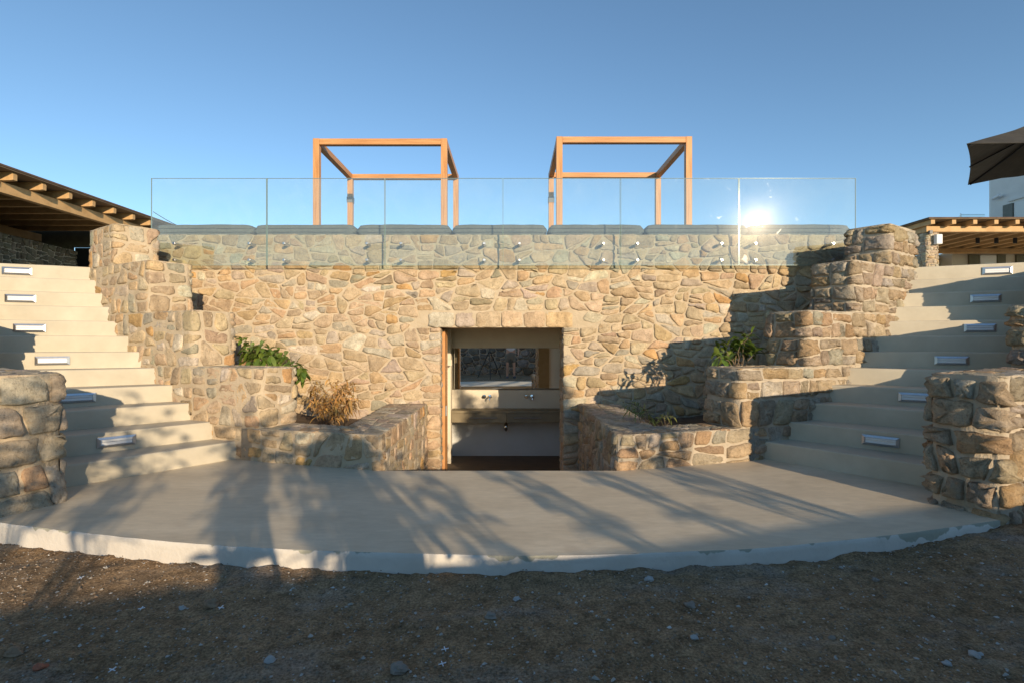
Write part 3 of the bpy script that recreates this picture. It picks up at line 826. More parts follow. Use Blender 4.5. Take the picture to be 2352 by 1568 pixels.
# ------------------------------------------------------------------ glass balustrade
def balustrade():
    xs = [347, 613, 884, 1155, 1425, 1697, 1966]; D = 6.70
    btn = [(401, 573), (653, 843), (921, 1112), (1193, 1386), (1464, 1657), (1735, 1913)]
    lab = ['clear glass panel at the end beside the pier of the sunlit staircase', 'clear glass panel second from the sunlit pier, in front of a timber post',
           'clear glass panel third from the sunlit pier, crossed by a timber frame', 'clear glass panel between of the two timber frames, above the doorway lintel',
           'clear glass panel second from the shaded pier, beside the sun glare', 'clear glass panel at the shaded pier, carrying the sun glare']
    zb, zt = pz(610, D), pz(410, D)
    for i in range(6):
        a, b = px(xs[i], D)+0.004, px(xs[i+1], D)-0.004
        t = thing('glass_panel', ((a+b)/2, D, zb), lab[i], 'glass panel', 'frameless glass balustrade panels')
        m = MB(); y0, y1 = D-0.008, D+0.008
        m.add([(a,y0,zb),(b,y0,zb),(b,y0,zt),(a,y0,zt)], [(0,1,2,3)], 0)
        e = 0.0015
        m.box((a, y0+0.0004, zb), (a+0.004, y1, zt), 1); m.box((b-0.004, y0+0.0004, zb), (b, y1, zt), 1)
        m.box((a+0.004, y0+0.0004, zt-0.004), (b-0.004, y1, zt), 1); m.box((a+0.004, y0+0.0004, zb), (b-0.004, y1, zb+0.004), 1)
        m.build('pane', ['clear_glass', 'glass_edge'], t)
        for x in btn[i]:
            for y in (560, 598):
                X, Z = px(x, D), pz(y, D); f = MB()
                f.tube([(X, y0-0.014, Z), (X, y0-0.012, Z), (X, y0-0.001, Z)], [.015, .0185, .0185], 14); f.tube([(X, y1+0.001, Z), (X, YW+0.01, Z)], .02, 12)
                f.build('fixing_button', 'steel', t)
balustrade()

# ------------------------------------------------------------------ cushions
def cushions():
    xs = [352, 580, 817, 1037, 1258, 1482, 1722, 1958]; D = 7.0
    lab = ['beside the sunlit pier, first of the row', 'second from the sunlit pier', 'third from the sunlit pier', 'above the doorway, middle of the row',
           'third from the shaded pier', 'second from shaded pier, under sun glare', 'beside the shaded pier, last of the row']
    z0, z1 = 2.508, 2.508+0.175
    for i in range(7):
        rng = random.Random(i+5)
        a, b = px(xs[i], D)+0.008, px(xs[i+1], D)-0.008
        m = MB(); nu, nr = 28, 24; vs = []
        w, hh, dd = (b-a)/2, (z1-z0)/2, 0.19
        for iu in range(nu+1):
            t = iu/nu*2-1
            # superellipse cross-sections that close softly at the ends
            e = max(1e-3, 1-abs(t)**9)**(1/5)
            for k in range(nr):
                th = 2*math.pi*k/nr; c, s = math.cos(th), math.sin(th)
                q = 0.42
                yy = math.copysign(abs(c)**q, c)*dd*(0.9+0.1*e); zz = math.copysign(abs(s)**q, s)*hh*e
                wob = 0.006*mnoise.noise(Vector((t*4+i*7, th*1.2, i)))
                crease = -0.022*math.exp(-((zz-(0.012+0.008*mnoise.noise(Vector((t*3, i, 0)))))/0.008)**2) if c < -0.5 else 0
                sag = -0.005*(1-t*t)*mnoise.noise(Vector((i*3.3, t*1.7, 2)))
                vs.append(((a+b)/2+t*w, D+0.2+yy*(1+0.0)-crease-wob, (z0+z1)/2+zz+wob*0.7+sag*(zz > 0)))
        fs = [(iu*nr+k, (iu+1)*nr+k, (iu+1)*nr+(k+1) % nr, iu*nr+(k+1) % nr) for iu in range(nu) for k in range(nr)]
        fs += [tuple(range(nr)), tuple(nu*nr+k for k in range(nr-1, -1, -1))]
        m.add(vs, fs)
        o = m.build('seat_cushion', 'fabric_grey', smooth=True)
        pz0 = (z0+z1)/2
        for zz in (0.022, -0.03):
            pm = MB(); pm.tube([((a+b)/2+w*0.97*(q/20*2-1), D+0.2-dd*(0.995-0.06*abs(q/20*2-1)**8)-0.001, pz0+zz+0.006*mnoise.noise(Vector((q*0.45, i*2.0, zz*40)))) for q in range(21)], 0.0045, 5)
            pm.build('piping', 'fabric_seam', o)
        tag(o, 'dark grey cushion on the stone wall, '+lab[i], 'cushion', 'grey cushions along the stone wall')
cushions()

# ------------------------------------------------------------------ timber daybed frames
def frames():
    for i, (fx, top, lab) in enumerate((((-3.28, -1.07), pz(318, 8.6), 'open timber cube frame nearer the sunlit staircase'), ((0.731, 2.967), pz(313.5, 8.6), 'open timber cube frame nearer the shaded staircase'))):
        yf, yb, s = 8.6, 10.5, 0.102
        zt = top; z0 = TOPZ
        t = thing('cube_pergola', ((fx[0]+fx[1])/2, (yf+yb)/2, z0), lab+', behind the glass', 'pergola', 'pair of open timber frames on the terrace')
        for x in (fx[0], fx[1]-s):
            for y in (yf, yb-s):
                m = MB(); m.box((x, y, z0), (x+s, y+s, zt)); m.build('post', 'wood_grain_z', t, bevel=0.005)
        for y in (yf+0.002, yb-s+0.002):
            m = MB(); m.box((fx[0]+s+0.001, y, zt-s+0.0), (fx[1]-s-0.001, y+s-0.004, zt-0.003)); m.build('beam', 'wood_grain_x', t, bevel=0.005)
        for x in (fx[0]+0.002, fx[1]-s+0.002):
            m = MB(); m.box((x, yf+s+0.001, zt-s), (x+s-0.004, yb-s-0.001, zt-0.003)); m.build('beam', 'wood_grain_y', t, bevel=0.005)
        bx = fx[0]; zz = pz(459, yb-s)
        m = MB()
        m.box((bx-0.006, yb-s-0.008, zz-0.055), (bx+s+0.006, yb-s-0.001, zz+0.055)); m.box((bx-0.008, yb-s-0.008, zz-0.055), (bx-0.001, yb+0.006, zz+0.055)); m.box((bx+s+0.001, yb-s-0.008, zz-0.055), (bx+s+0.008, yb+0.006, zz+0.055))
        m.build('clamp', 'grey_metal', t)
frames()

# ------------------------------------------------------------------ upper terraces
def terrace():
    m = MB()
    m.add([(X0-4.6, YW+0.49, TOPZ), (X0+4.6, YW+0.49, TOPZ), (X0+4.6, 40, TOPZ), (X0-4.6, 40, TOPZ)], [(0, 1, 2, 3)])
    for side in (-1, 1):
        q = [half(side, 4.6, 7.0), half(side, 4.78, 6.25), half(side, 6.3, 5.66), half(side, 7.4, 6.4), half(side, 60, 6.4), half(side, 60, 40), half(side, 4.6, 40)]
        if side > 0: pass
        m.add([(x, y, TOPZ-0.001) for x, y in q], [tuple(range(len(q)))])
    m.box((X0-60, 39.9, -2), (X0+60, 40, TOPZ-0.004))
    struct(m.build('terrace', 'stair_cement', origin=(0, 0, TOPZ)))
    # earth banks outside the stair walls
    for side in (-1, 1):
        b = MB(); vs = []
        for i in range(15):
            s = i/14; a = 3.25+s*4.0; y = 3.3+s*3.2
            for j in range(13):
                t = j/12
                aa, yy = a+t*14, y-t*1.5*(1-s)
                X, Y = half(side, aa, yy)
                z = 0.55+s*1.37+0.25*t*(1-s)+0.06*fbm((aa, yy*1.3, 5))
                if i == 0: z = -0.12
                vs.append((X, Y, z))
        b.add(vs, [(i*13+j, (i+1)*13+j, (i+1)*13+j+1, i*13+j+1) for i in range(14) for j in range(12)])
        struct(b.build('bank', 'dirt', smooth=True))
terrace()

# ------------------------------------------------------------------ big timber pergola (sunlit side)
def pergola_big():
    Xt = -9.6; zc = 4.30
    t = thing('timber_pergola', (-13, 12, TOPZ), 'large timber pergola with many rafters above the sunlit staircase', 'pergola')
    for k in range(-4, 8):
        y = 10.1+0.634*k
        m = MB(); m.box((-17.5, y-0.05, zc-0.085), (Xt-0.06, y+0.05, zc+0.075))
        # rounded tail
        m.add([(Xt-0.06, y-0.05, zc-0.085), (Xt-0.06, y+0.05, zc-0.085), (Xt-0.06, y+0.05, zc+0.075), (Xt-0.06, y-0.05, zc+0.075),
               (Xt-0.005, y-0.046, zc-0.075), (Xt-0.005, y+0.046, zc-0.075), (Xt, y+0.046, zc+0.03), (Xt, y-0.046, zc+0.03), (Xt-0.03, y+0.048, zc+0.073), (Xt-0.03, y-0.048, zc+0.073)],
              [(0, 1, 5, 4), (4, 5, 6, 7), (7, 6, 8, 9), (9, 8, 2, 3), (0, 4, 7, 9, 3), (1, 2, 8, 6, 5)])
        m.build('rafter', 'wood_pale', t, bevel=0.006)
    for x in (-9.88, -13.5, -17.2):
        m = MB(); m.box((x-0.14, 7.2, zc-0.30), (x, 15.0, zc-0.09)); m.build('beam', 'wood_pale', t, bevel=0.006)
    m = MB(); m.box((-17.6, 7.0, zc+0.078), (Xt+0.05, 15.1, zc+0.10), 1); m.box((-17.6, 6.98, zc+0.101), (Xt+0.07, 15.12, zc+0.135), 0); m.build('roof', ['roof_board', 'ceiling_board'], t)
    for y in (7.3, 14.8):
        m = MB(); m.box((-10.0, y-0.06, TOPZ), (-9.9, y+0.06, zc-0.301)); m.build('post', 'wood_pale', t, bevel=0.006)
    rng = random.Random(4); mb = MB()
    p = Path([(-10.9, 8.0), (-11.75, 12.0), (-12.0, 14.4), (-12.5, 14.4)], 1, 0.05)
    if p.nrm(1).x < 0: p.out = -1
    masonry(mb, p.wall(0), 0, p.L, TOPZ, 3.62, rng, BIG, 1.4, 0.018, (0.02, 0.04), [((0.17, 0.145, 0.10), 3), ((0.21, 0.18, 0.13), 2), ((0.13, 0.115, 0.085), 2)])  # stone tints darkened: the shade under the pergola is put into the colour
    mb.prism([(-10.93, 8.0), (-11.78, 12.0), (-12.03, 14.37), (-12.5, 14.37), (-12.2, 12.0), (-11.4, 8.0)], TOPZ, 3.615)
    tag(mb.build('garden_wall', ['mortar_grey', 'stone'], smooth=True), 'rubble stone wall with painted-in shade beneath the large timber pergola', 'stone wall')
    h = thing('pool_house', (-14, 16, TOPZ), 'shadowed plaster building at the back of the large timber pergola, with an added unseen sun-blocking wall', 'building')
    m = MB(); m.box((-18, 15.2, TOPZ), (-12.9, 15.4, 4.36)); m.box((-12.9, 15.2, 3.9), (-11.7, 15.4, 4.36)); m.box((-11.7, 15.2, TOPZ), (-10.6, 15.4, 4.36)); m.box((-17.9, 7.2, TOPZ), (-17.7, 15.2, 4.2)); m.box((-17.7, 9.0, TOPZ), (-9.15, 9.2, 3.85))  # last box: unseen wall added only to keep the sun off the garden wall
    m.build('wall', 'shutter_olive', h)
    m = MB(); m.box((-12.899, 15.42, TOPZ), (-11.701, 15.45, 3.9)); m.build('door', 'dark_metal', h)
    lp = MB(); lp.tube([(-11.62, 14.9, 3.05), (-11.62, 14.9, 3.12)], .04, 10); lp.tube([(-11.62, 14.9, 3.08), (-11.62, 15.2, 3.08)], .015, 6)
    tag(lp.build('wall_lamp', 'aluminium'), 'tiny bright metal wall lamp beside the dark door under the large pergola', 'wall lamp')
pergola_big()

# ------------------------------------------------------------------ veranda, white house, parasol
def veranda():
    yf = 13.7; zc = 4.27
    t = thing('veranda_roof', (14, 15.5, TOPZ), 'timber veranda roof with pale rafter ends, in front of the white house', 'veranda')
    for k in range(12):
        x = px(2143, yf)+0.555*k
        m = MB(); m.box((x-0.055, yf, zc-0.06), (x+0.055, 18.1, zc+0.06)); m.build('rafter', 'wood_pale', t, bevel=0.006)
    m = MB(); m.box((px(2128, 13.95), 13.95, zc-0.21), (18.5, 14.12, zc-0.062)); m.build('beam', 'wood_pale', t, bevel=0.005)
    m = MB(); m.box((px(2128, 13.95), 17.2, zc-0.21), (18.5, 17.36, zc-0.062)); m.build('beam', 'wood_pale', t, bevel=0.005)
    m = MB(); m.box((px(2128, 13.95), 14.122, zc-0.2), (px(2128, 13.95)+0.14, 17.198, zc-0.065)); m.build('beam', 'wood_pale', t, bevel=0.005)
    m = MB(); m.box((10.9, yf-0.05, zc+0.062), (18.6, 18.1, zc+0.08), 1); m.box((10.88, yf-0.07, zc+0.081), (18.6, 18.1, zc+0.105), 0); m.build('roof', ['roof_board', 'ceiling_board'], t)
    rng = random.Random(8); mb = MB()
    xa, xb, ya, yb = 11.1, 11.43, 14.0, 14.33
    p = Path([(xa, yb), (xa, ya), (xb, ya), (xb, yb)], 1, 0.03)
    if p.nrm(0.1).x > 0: p.out = -p.out
    masonry(mb, p.wall(0), 0, p.L, TOPZ, zc-0.213, rng, 0.012, 1.5, 0.012, (0.01, 0.02), GREYER)
    mb.box((xa+0.01, ya+0.01, TOPZ), (xb-0.01, yb, zc-0.213))
    tag(mb.build('stone_pillar', ['mortar', 'stone'], smooth=True), 'square stone pillar holding the corner of the veranda roof', 'pillar')
    bx = MB(); bx.box((11.27, 13.86, 3.72), (11.43, 13.975, 3.98)); tag(bx.build('wall_speaker', 'frame_white', bevel=0.015), 'white box speaker fixed to the stone pillar of the veranda', 'speaker')
    bx = MB(); bx.box((11.12, 13.9, 4.0), (11.2, 13.949, 4.09)); tag(bx.build('junction_box', 'grey_metal', bevel=0.005), 'small grey metal box above the white speaker on the pillar', 'junction box')
    for k, x in enumerate((2265, 2302, 2340)):
        D = 15.5; X = px(x, D); c = MB(); z = zc-0.061
        c.tube([(X, D, z), (X, D, z-0.16)], .05, 10)
        rx = round((X-px(2143, yf))/0.555)*0.555+px(2143, yf)
        o = c.build('ceiling_spotlight', 'dark_metal'); o.location.x = rx
        tag(o, 'small black spotlight under the veranda roof, %s the stone pillar' % ('nearest to', 'second from', 'farthest from')[k], 'spotlight', 'black spotlights under the veranda roof')
    # lower storey behind the veranda
    h = thing('white_house', (17, 19, TOPZ), 'white plastered two storey house with grey shutters beneath the parasol', 'house')
    m = MB(); yl = 17.5
    m.box((13.1, yl+0.5, TOPZ), (14.75, yl+0.7, 4.1)); m.box((14.75, yl, TOPZ), (20.5, yl+0.7, 4.15)); m.build('wall', 'veranda_plaster', h)
    X1 = 16.3
    m = MB()
    # rounded corner of the upper storey
    prof = [(20.5, 12.8), (X1, 12.8)]+[(X1+0.25-0.25*math.cos(a), 17.75+0.25*math.sin(a)) for a in [i*math.pi/12 for i in range(7)]]+[(20.5, 18.0)]
    m.prism(prof, 4.40, 7.6); m.build('upper_storey', 'plaster_white', h)
    def win(xa, xb, y, za, zb, shut):
        w = MB(); w.box((xa, y-0.05, za), (xb, y-0.001, zb)); o = w.build('window', 'frame_white', h)
        g = MB(); g.box((xa+0.08, y-0.054, za+0.08), (xb-0.08, y-0.051, zb-0.08)); g.build('pane', 'pane_dark', o).location += Vector((0, 0, 0))
        for s in shut:
            q = MB(); q.box((s[0], y-0.06, za-0.02), (s[1], y-0.002, zb+0.02)); q.build('shutter', 'shutter_olive', h)
    win(px(2255, 17.4), px(2292, 17.4), yl, 2.4, 4.02, ((px(2229, 17.4), px(2253, 17.4)), (px(2294, 17.4), px(2313, 17.4))))
    win(px(2360, 17.4), px(2385, 17.4), yl, 2.4, 4.02, ((px(2338, 17.4), px(2358, 17.4)),))
    win(px(2154, 17.9), px(2173, 17.9), yl+0.5, 2.4, 3.75, ())
    # upper window on the side wall: frame, panes, shutter, moulding
    y1 = 16.93; zt, zb = 5.62, 4.45
    w = MB(); w.box((X1-0.03, 15.2, zb), (X1-0.001, y1, zt)); ow = w.build('window', 'frame_white', h)
    for r in range(3):
        for c in range(3):
            ya, yb = 15.3+c*0.55, 15.3+c*0.55+0.49; za = zb+0.08+r*0.36
            g = MB(); g.box((X1-0.034, ya, za), (X1-0.031, yb, za+0.3)); g.build('pane', 'pane_dark', ow)
    s = MB(); s.box((X1-0.06, y1+0.03, zb-0.02), (X1-0.002, y1+0.36, zt+0.02)); s.build('shutter', 'shutter_grey', h)
    s = MB(); s.box((X1-0.05, 15.0, zt+0.1), (X1-0.002, y1+0.2, zt+0.17)); s.build('moulding', 'plaster_white', h)
    l = thing('security_camera', (X1-0.1, 17.4, 5.9), 'small white security camera on the upper wall of the white house', 'security camera')
    m = MB(); m.tube([(X1-0.002, 17.4, 5.98), (X1-0.09, 17.4, 5.98)], .03, 10); m.build('bracket', 'frame_white', l)
    m = MB(); m.tube([(X1-0.15, 17.55, 5.93), (X1-0.12, 17.32, 5.99)], .055, 12); m.build('body', 'white_plastic', l)
    # glass rail on the veranda roof
    g = thing('roof_glass_rail', (px(2230, 17), 17.0, 4.38), 'low glass rail on top of the veranda roof', 'glass rail')
    m = MB(); a, b = px(2207, 17), px(2262, 17)
    m.add([(a, 17, 4.381), (b, 17, 4.381), (b, 17, 5.27), (a, 17, 5.27)], [(0, 1, 2, 3)]); m.box((a, 16.995, 5.271), (b, 17.005, 5.28), 1); m.build('pane', ['clear_glass', 'glass_edge'], g)
    m = MB(); m.add([(px(2165, 17), 17.0, 4.381), (a-0.02, 17.0, 4.381), (a-0.02, 17.0, 5.26), (px(2165, 17), 17.0, 4.75)], [(0, 1, 2, 3)]); m.build('pane', 'clear_glass', g)
    m = MB(); m.box((a-0.014, 16.98, 4.381), (a-0.004, 17.02, 5.31)); m.build('post', 'steel', g)
veranda()

def parasol():
    A, A2, B, B2 = Vector((7.09, 8.15, 4.20)), Vector((10.0, 7.9, 4.05)), Vector((8.95, 10.26, 4.20)), Vector((11.9, 10.0, 4.56))
    ap = Vector((9.5, 9.1, 5.12))
    t = thing('parasol', (9.5, 9.1, TOPZ), 'big dark taupe square parasol in front of the white house', 'parasol')
    m = MB(); K = 10
    ring = [A, A2, B2, B]
    for i in range(4):
        p, q = ring[i], ring[(i+1) % 4]; vs = []
        for r in range(K+1):
            s = r/K
            for k in range(K+1):
                u = k/K
                e = p*(1-u)+q*u
                e = e-(e-ap)*0.035*math.sin(math.pi*u)          # hem sags between the ribs
                pt = ap+(e-ap)*s+Vector((0, 0, -0.10*math.sin(math.pi*s)*0.6))
                pt.z += 0.02*mnoise.noise(pt*2.2)*s
                vs.append(pt)
        fs = [(r*(K+1)+k, (r+1)*(K+1)+k, (r+1)*(K+1)+k+1, r*(K+1)+k+1) for r in range(K) for k in range(K)]
        m.add(vs, fs)
    can = m.build('canopy', 'fabric_taupe', t, smooth=False)
    sol = can.modifiers.new('thickness', 'SOLIDIFY'); sol.thickness = 0.006
    for q in ring+[(A+B)/2, (A+A2)/2, (B+B2)/2, (A2+B2)/2]:
        m = MB(); e = q+(ap-q)*0.03-Vector((0, 0, 0.045)); m.tube([ap-Vector((0, 0, 0.10)), (ap+e)/2-Vector((0, 0, 0.09)), e], 0.016, 8); m.build('rib', 'dark_metal', t)
    m = MB(); m.tube([(9.5, 9.1, TOPZ), (9.5, 9.1, 5.25)], 0.035, 12); m.build('pole', 'dark_metal', t)
    m = MB(); m.box((9.1, 8.7, TOPZ), (9.9, 9.5, TOPZ+0.09)); m.build('base', 'grey_metal', t, bevel=0.01)
parasol()

# ------------------------------------------------------------------ ground
def gz(x, y):
    z = -0.092+0.012*x if x < 0 else -0.09
    z += -0.01 if x < -0.5 else 0
    near = max(0, 1-abs(y-2.2)/1.2)
    if y > -6:
        z += 0.028*fbm((x*1.7, y*1.7, 0.3), 4)+0.016*fbm((x*8, y*8, 2.0), 3)
    return z
FR = sorted(FRONT)
def edge_y(x):
    if x <= FR[0][0]: return FR[0][1]+0.2
    for i in range(len(FR)-1):
        if FR[i][0] <= x <= FR[i+1][0]:
            t = (x-FR[i][0])/max(1e-6, FR[i+1][0]-FR[i][0]); return FR[i][1]*(1-t)+FR[i+1][1]*t
    return FR[-1][1]+(x-FR[-1][0])*0.9
def ground_z(x, y):
    z = gz(x, y)
    e = edge_y(x)-y
    if 0 <= e < 0.35 and abs(x) < 5: z += 0.03*(1-e/0.35)*(0.5+fbm((x*5, y*5, 9), 3)*1.4)+0.012*fbm((x*22, y*22, 4), 2)*(1-e/0.35)
    if x > 2.2: z += 0.10*min(1, (x-2.2)/1.5)*max(0, min(1, (y-2.0)/1.2))
    return z
def ground():
    xs = [-400, -120, -40, -20, -12, -8, -6, -5, -4.4]+[-4+0.027*i for i in range(297)]+[4.4, 5, 6, 8, 12, 20, 40, 120, 400]
    ys = [-400, -120, -40, -20, -12, -8, -6, -5, -4, -3.2, -2.6]+[-2.2+0.15*i for i in range(20)]+[0.8+0.022*i for i in range(120)]+[3.6, 4, 4.6, 6, 9, 14, 24, 40, 60, 120, 400]
    m = MB(); vs = []
    for y in ys:
        for x in xs:
            z = ground_z(x, y)
            if y > edge_y(max(min(x, 3.2), -3.3))+0.10 and y > 2.7: z = -1.25 if y > 3.9 and abs(x) < 14 else z-0.1
            vs.append((x, y, z))
    n = len(xs)
    m.add(vs, [(j*n+i, j*n+i+1, (j+1)*n+i+1, (j+1)*n+i) for j in range(len(ys)-1) for i in range(n-1)])
    struct(m.build('ground', 'dirt', smooth=True, origin=(0, 0, 0)))
    g = MB(); rng = random.Random(3)
    for k in range(15000):
        y = rng.uniform(0.9, 3.1); x = rng.uniform(-1.1, 1.1)*max(y, 1.2)
        e = edge_y(x)-y
        if e < 0.0: continue
        s = rng.choice((0.003, 0.003, 0.004, 0.004, 0.005, 0.006, 0.007, 0.009))*rng.uniform(0.7, 1.25)
        if rng.random() < 0.02: s *= 1.6
        z = ground_z(x, y)+s*0.15
        rot = rng.uniform(0, 6.28)
        c = rng.choice(((0.22, 0.155, 0.1), (0.28, 0.2, 0.13), (0.36, 0.33, 0.28), (0.19, 0.15, 0.11), (0.45, 0.41, 0.36), (0.30, 0.2, 0.12), (0.24, 0.18, 0.12)))
        if rng.random() < 0.015: c = (0.6, 0.58, 0.54)
        vs = []
        for (a, b, q) in ((1, 0, 0), (0.3, 0.8, 0), (-0.8, 0.5, 0.1), (-0.7, -0.6, 0), (0.4, -0.8, 0.1)):
            a *= rng.uniform(0.7, 1.2); b *= rng.uniform(0.5, 1.0)
            vs.append((x+s*(a*math.cos(rot)-b*math.sin(rot)), y+s*(a*math.sin(rot)+b*math.cos(rot)), z+s*q*0.6))
        vs += [(x+s*0.3*rng.uniform(-1, 1), y+s*0.3*rng.uniform(-1, 1), z+s*rng.uniform(0.4, 0.8)), (x-s*0.2, y, z-s*0.5)]
        g.add(vs, [(i, (i+1) % 5, 5) for i in range(5)]+[((i+1) % 5, i, 6) for i in range(5)], 0, c)
    struct(g.build('gravel', 'gravel', origin=(0, 0, 0)), 'stuff')
ground()

def rock(x, y, s, mat, label, seed, name='rock', cat='rock', flat=0.65):
    D = (H+0.11)*F/(y-HY); X = px(x, D); Y = D
    rng = random.Random(seed); m = MB(); vs = []
    nu, nv = 10, 7
    for j in range(nv+1):
        ph = math.pi*j/nv
        for i in range(nu):
            th = 2*math.pi*i/nu
            v = Vector((math.sin(ph)*math.cos(th), math.sin(ph)*math.sin(th), math.cos(ph)))
            k = 1+0.55*mnoise.noise(v*1.3+Vector((seed*3.1, 0, 0)))+0.25*mnoise.noise(v*3+Vector((seed, 0, 0)))
            vs.append((X+v.x*s*k*1.15, Y+v.y*s*k, ground_z(X, Y)+s*flat*0.55+v.z*s*k*flat))
    m.add(vs, [(j*nu+i, j*nu+(i+1) % nu, (j+1)*nu+(i+1) % nu, (j+1)*nu+i) for j in range(nv) for i in range(nu)])
    tag(m.build(name, mat), label, cat)
ROCKS = [(486, 1387, 0.030, 'rock_brown', 'angular brown rock on the dirt in front of the sunlit end of the paving'), (917, 1550, 0.027, 'rock', 'round grey rock at the very front of the dirt below the doorway'),
         (1127, 1427, 0.022, 'rock', 'flat brown grey rock on the dirt straight in front of the doorway'), (418, 1393, 0.014, 'rock_pale', 'small pale rock beside the angular brown rock'),
         (1491, 1345, 0.018, 'rock_pale', 'pale grey rock close to the paving edge below the shaded planter'), (1340, 1337, 0.016, 'rock_brown', 'small brown rock close to the paving edge below the doorway'),
         (1584, 1402, 0.020, 'rock', 'dark grey rock midway across the dirt, below a pale dust patch'), (1594, 1482, 0.014, 'rock_pale', 'small whitish rock on dirt behind the dark grey rock'),
         (2240, 1519, 0.019, 'rock_pale', 'flat pale rock on the shaded dirt below the rough stair wall'), (2175, 1536, 0.013, 'rock_pale', 'small round pale rock next to the flat pale rock'),
         (620, 1520, 0.018, 'rock_pale', 'broken pale rock at the front of the dirt, near a white plastic cross'), (30, 1492, 0.026, 'rock_brown', 'dull brown rock by the red brick fragment'),
         (1187, 1386, 0.014, 'rock_pale', 'small bluish pale rock on the dirt below the washroom mirror'), (2010, 1340, 0.014, 'rock', 'small grey rock by the curved paving edge below the shaded staircase'),
         (740, 1360, 0.013, 'rock_brown', 'small brown rock just below the leaf shadows on the paving face'), (1910, 1475, 0.012, 'rock', 'small dark rock alone on the shaded dirt below the shaded stairs')]
for i, (x, y, s, mt, lb) in enumerate(ROCKS): rock(x, y, s, mt, lb, i+1)
rock(92, 1525, 0.020, 'red_clay', 'broken red brick fragment lying on the dirt by a dull brown rock', 55, 'brick_fragment', 'brick fragment', 0.5)
for i, (x, y, lb) in enumerate(((258, 1526, 'near the red brick fragment'), (325, 1392, 'on the dirt below the sunlit patch'), (508, 1394, 'beside the angular brown rock'), (1016, 1535, 'near the round grey rock'), (1022, 1500, 'behind another cross near the round grey rock'), (185, 1325, 'in the sunlit dirt'))):
    D = (H+0.11)*F/(y-HY); X = px(x, D); z = ground_z(X, D)+0.004; rng = random.Random(i); m = MB(); a0 = rng.uniform(0, 1.5)
    for a in (a0, a0+math.pi/2): m.tube([(X-0.014*math.cos(a), D-0.014*math.sin(a), z), (X+0.014*math.cos(a), D+0.014*math.sin(a), z+rng.uniform(0, .004))], 0.0022, 5)
    tag(m.build('tile_spacer', 'white_plastic'), 'tiny white plastic tile spacer cross '+lb, 'tile spacer', 'white tile spacers dropped on the dirt')

# ------------------------------------------------------------------ plants
def leaf(mb, base, d, up, L, W, tint, droop=0.3, mat=0):
    d = d.normalized(); s = d.cross(up)
    if s.length < 1e-3: s = Vector((1, 0, 0))
    s.normalize(); n = s.cross(d).normalized()
    vs = []
    for t, w in ((0.0, 0.12), (0.22, 0.75), (0.5, 1.0), (0.78, 0.7), (1.0, 0.04)):
        c = base+d*(L*t)-n*0+Vector((0, 0, -droop*L*t*t))
        for k in (-1, 0, 1): vs.append(c+s*(k*W*0.5*w)+n*(0.14*W*w*abs(k)))
    mb.add(vs, [(r*3+k, r*3+k+1, (r+1)*3+k+1, (r+1)*3+k) for r in range(4) for k in range(2)], mat, tint)

def plant(name, label, cat, stems, lmat, L, W, per, seed, spread=1.0, droop=0.35, group=None, up_bias=0.35, start=0.25, stemr=0.006):
    rng = random.Random(seed)
    b0 = stems[0][0]
    t = thing(name, b0, label, cat, group)
    sm, lf = MB(), MB()
    for pts in stems:
        pts = [Vector(p) for p in pts]
        path = []
        for i in range(len(pts)-1):
            for k in range(5): path.append(pts[i].lerp(pts[i+1], k/5)+Vector((rng.gauss(0, .006), rng.gauss(0, .006), 0)))
        path.append(pts[-1])
        n = len(path)
        sm.tube(path, [stemr*(1-0.7*i/n) for i in range(n)], 5)
        for q in range(per):
            f = start+(1-start)*((q+rng.random())/per); i = min(int(f*(n-1)), n-2)
            p = path[i].lerp(path[i+1], f*(n-1)-i); ax = (path[i+1]-path[i]).normalized()
            a = q*2.4+rng.uniform(-.5, .5)
            side = ax.orthogonal().normalized(); side = (Matrix.Rotation(a, 3, ax) @ side)
            d = side*spread+ax*rng.uniform(0.2, 0.8)+Vector((0, 0, up_bias*rng.uniform(-0.4, 1)))
            k = rng.uniform(0.75, 1.25); g = rng.uniform(0.7, 1.35)
            leaf(lf, p, d, Vector((rng.gauss(0, .3), rng.gauss(0, .3), 1)), L*rng.uniform(.7, 1.25), W*rng.uniform(.75, 1.2), (g*rng.uniform(.9, 1.15), g, g*rng.uniform(.8, 1.2)), droop*rng.uniform(.3, 1.6))
    sm.build('stem', 'bark', t, smooth=True); lf.build('foliage', lmat, t, smooth=True)
    return t

def P3(x, y, D): return Vector((px(x, D), D, pz(y, D)))
st = []; rg = random.Random(2)
for x, y, dx in ((548, 775, 2), (560, 800, 5), (580, 797, 0), (600, 792, 5), (620, 800, -5), (640, 806, 8), (655, 815, 10), (590, 812, -12), (568, 815, -10), (625, 815, 0), (608, 818, 4), (645, 822, 0)):
    b = P3(600+rg.uniform(-35, 45), 870, 5.85); e = P3(x, y, 5.75+rg.uniform(-.2, .35)); st.append([b, b.lerp(e, .6)+Vector((rg.gauss(0, .04), 0, .04)), e])
st.append([P3(640, 860, 5.7), P3(662, 822, 5.45), P3(690, 842, 5.32), P3(697, 866, 5.3)])
st.append([P3(635, 860, 5.7), P3(655, 826, 5.5), P3(672, 848, 5.32), P3(678, 868, 5.3)])
plant('green_shrub', 'leafy green shrub trailing over the sunlit planter wall', 'shrub', st, 'leaf_green', 0.108, 0.046, 22, 12, start=0.45, droop=0.5)
st = []
for x, y in ((1650, 800), (1668, 785), (1690, 780), (1712, 768), (1728, 764), (1700, 800), (1672, 812), (1725, 790), (1738, 800), (1645, 818)):
    b = P3(1692+rg.uniform(-25, 25), 865, 5.6); e = P3(x, y, 5.55+rg.uniform(-.2, .25)); st.append([b, b.lerp(e, .6)+Vector((rg.gauss(0, .03), 0, .04)), e])
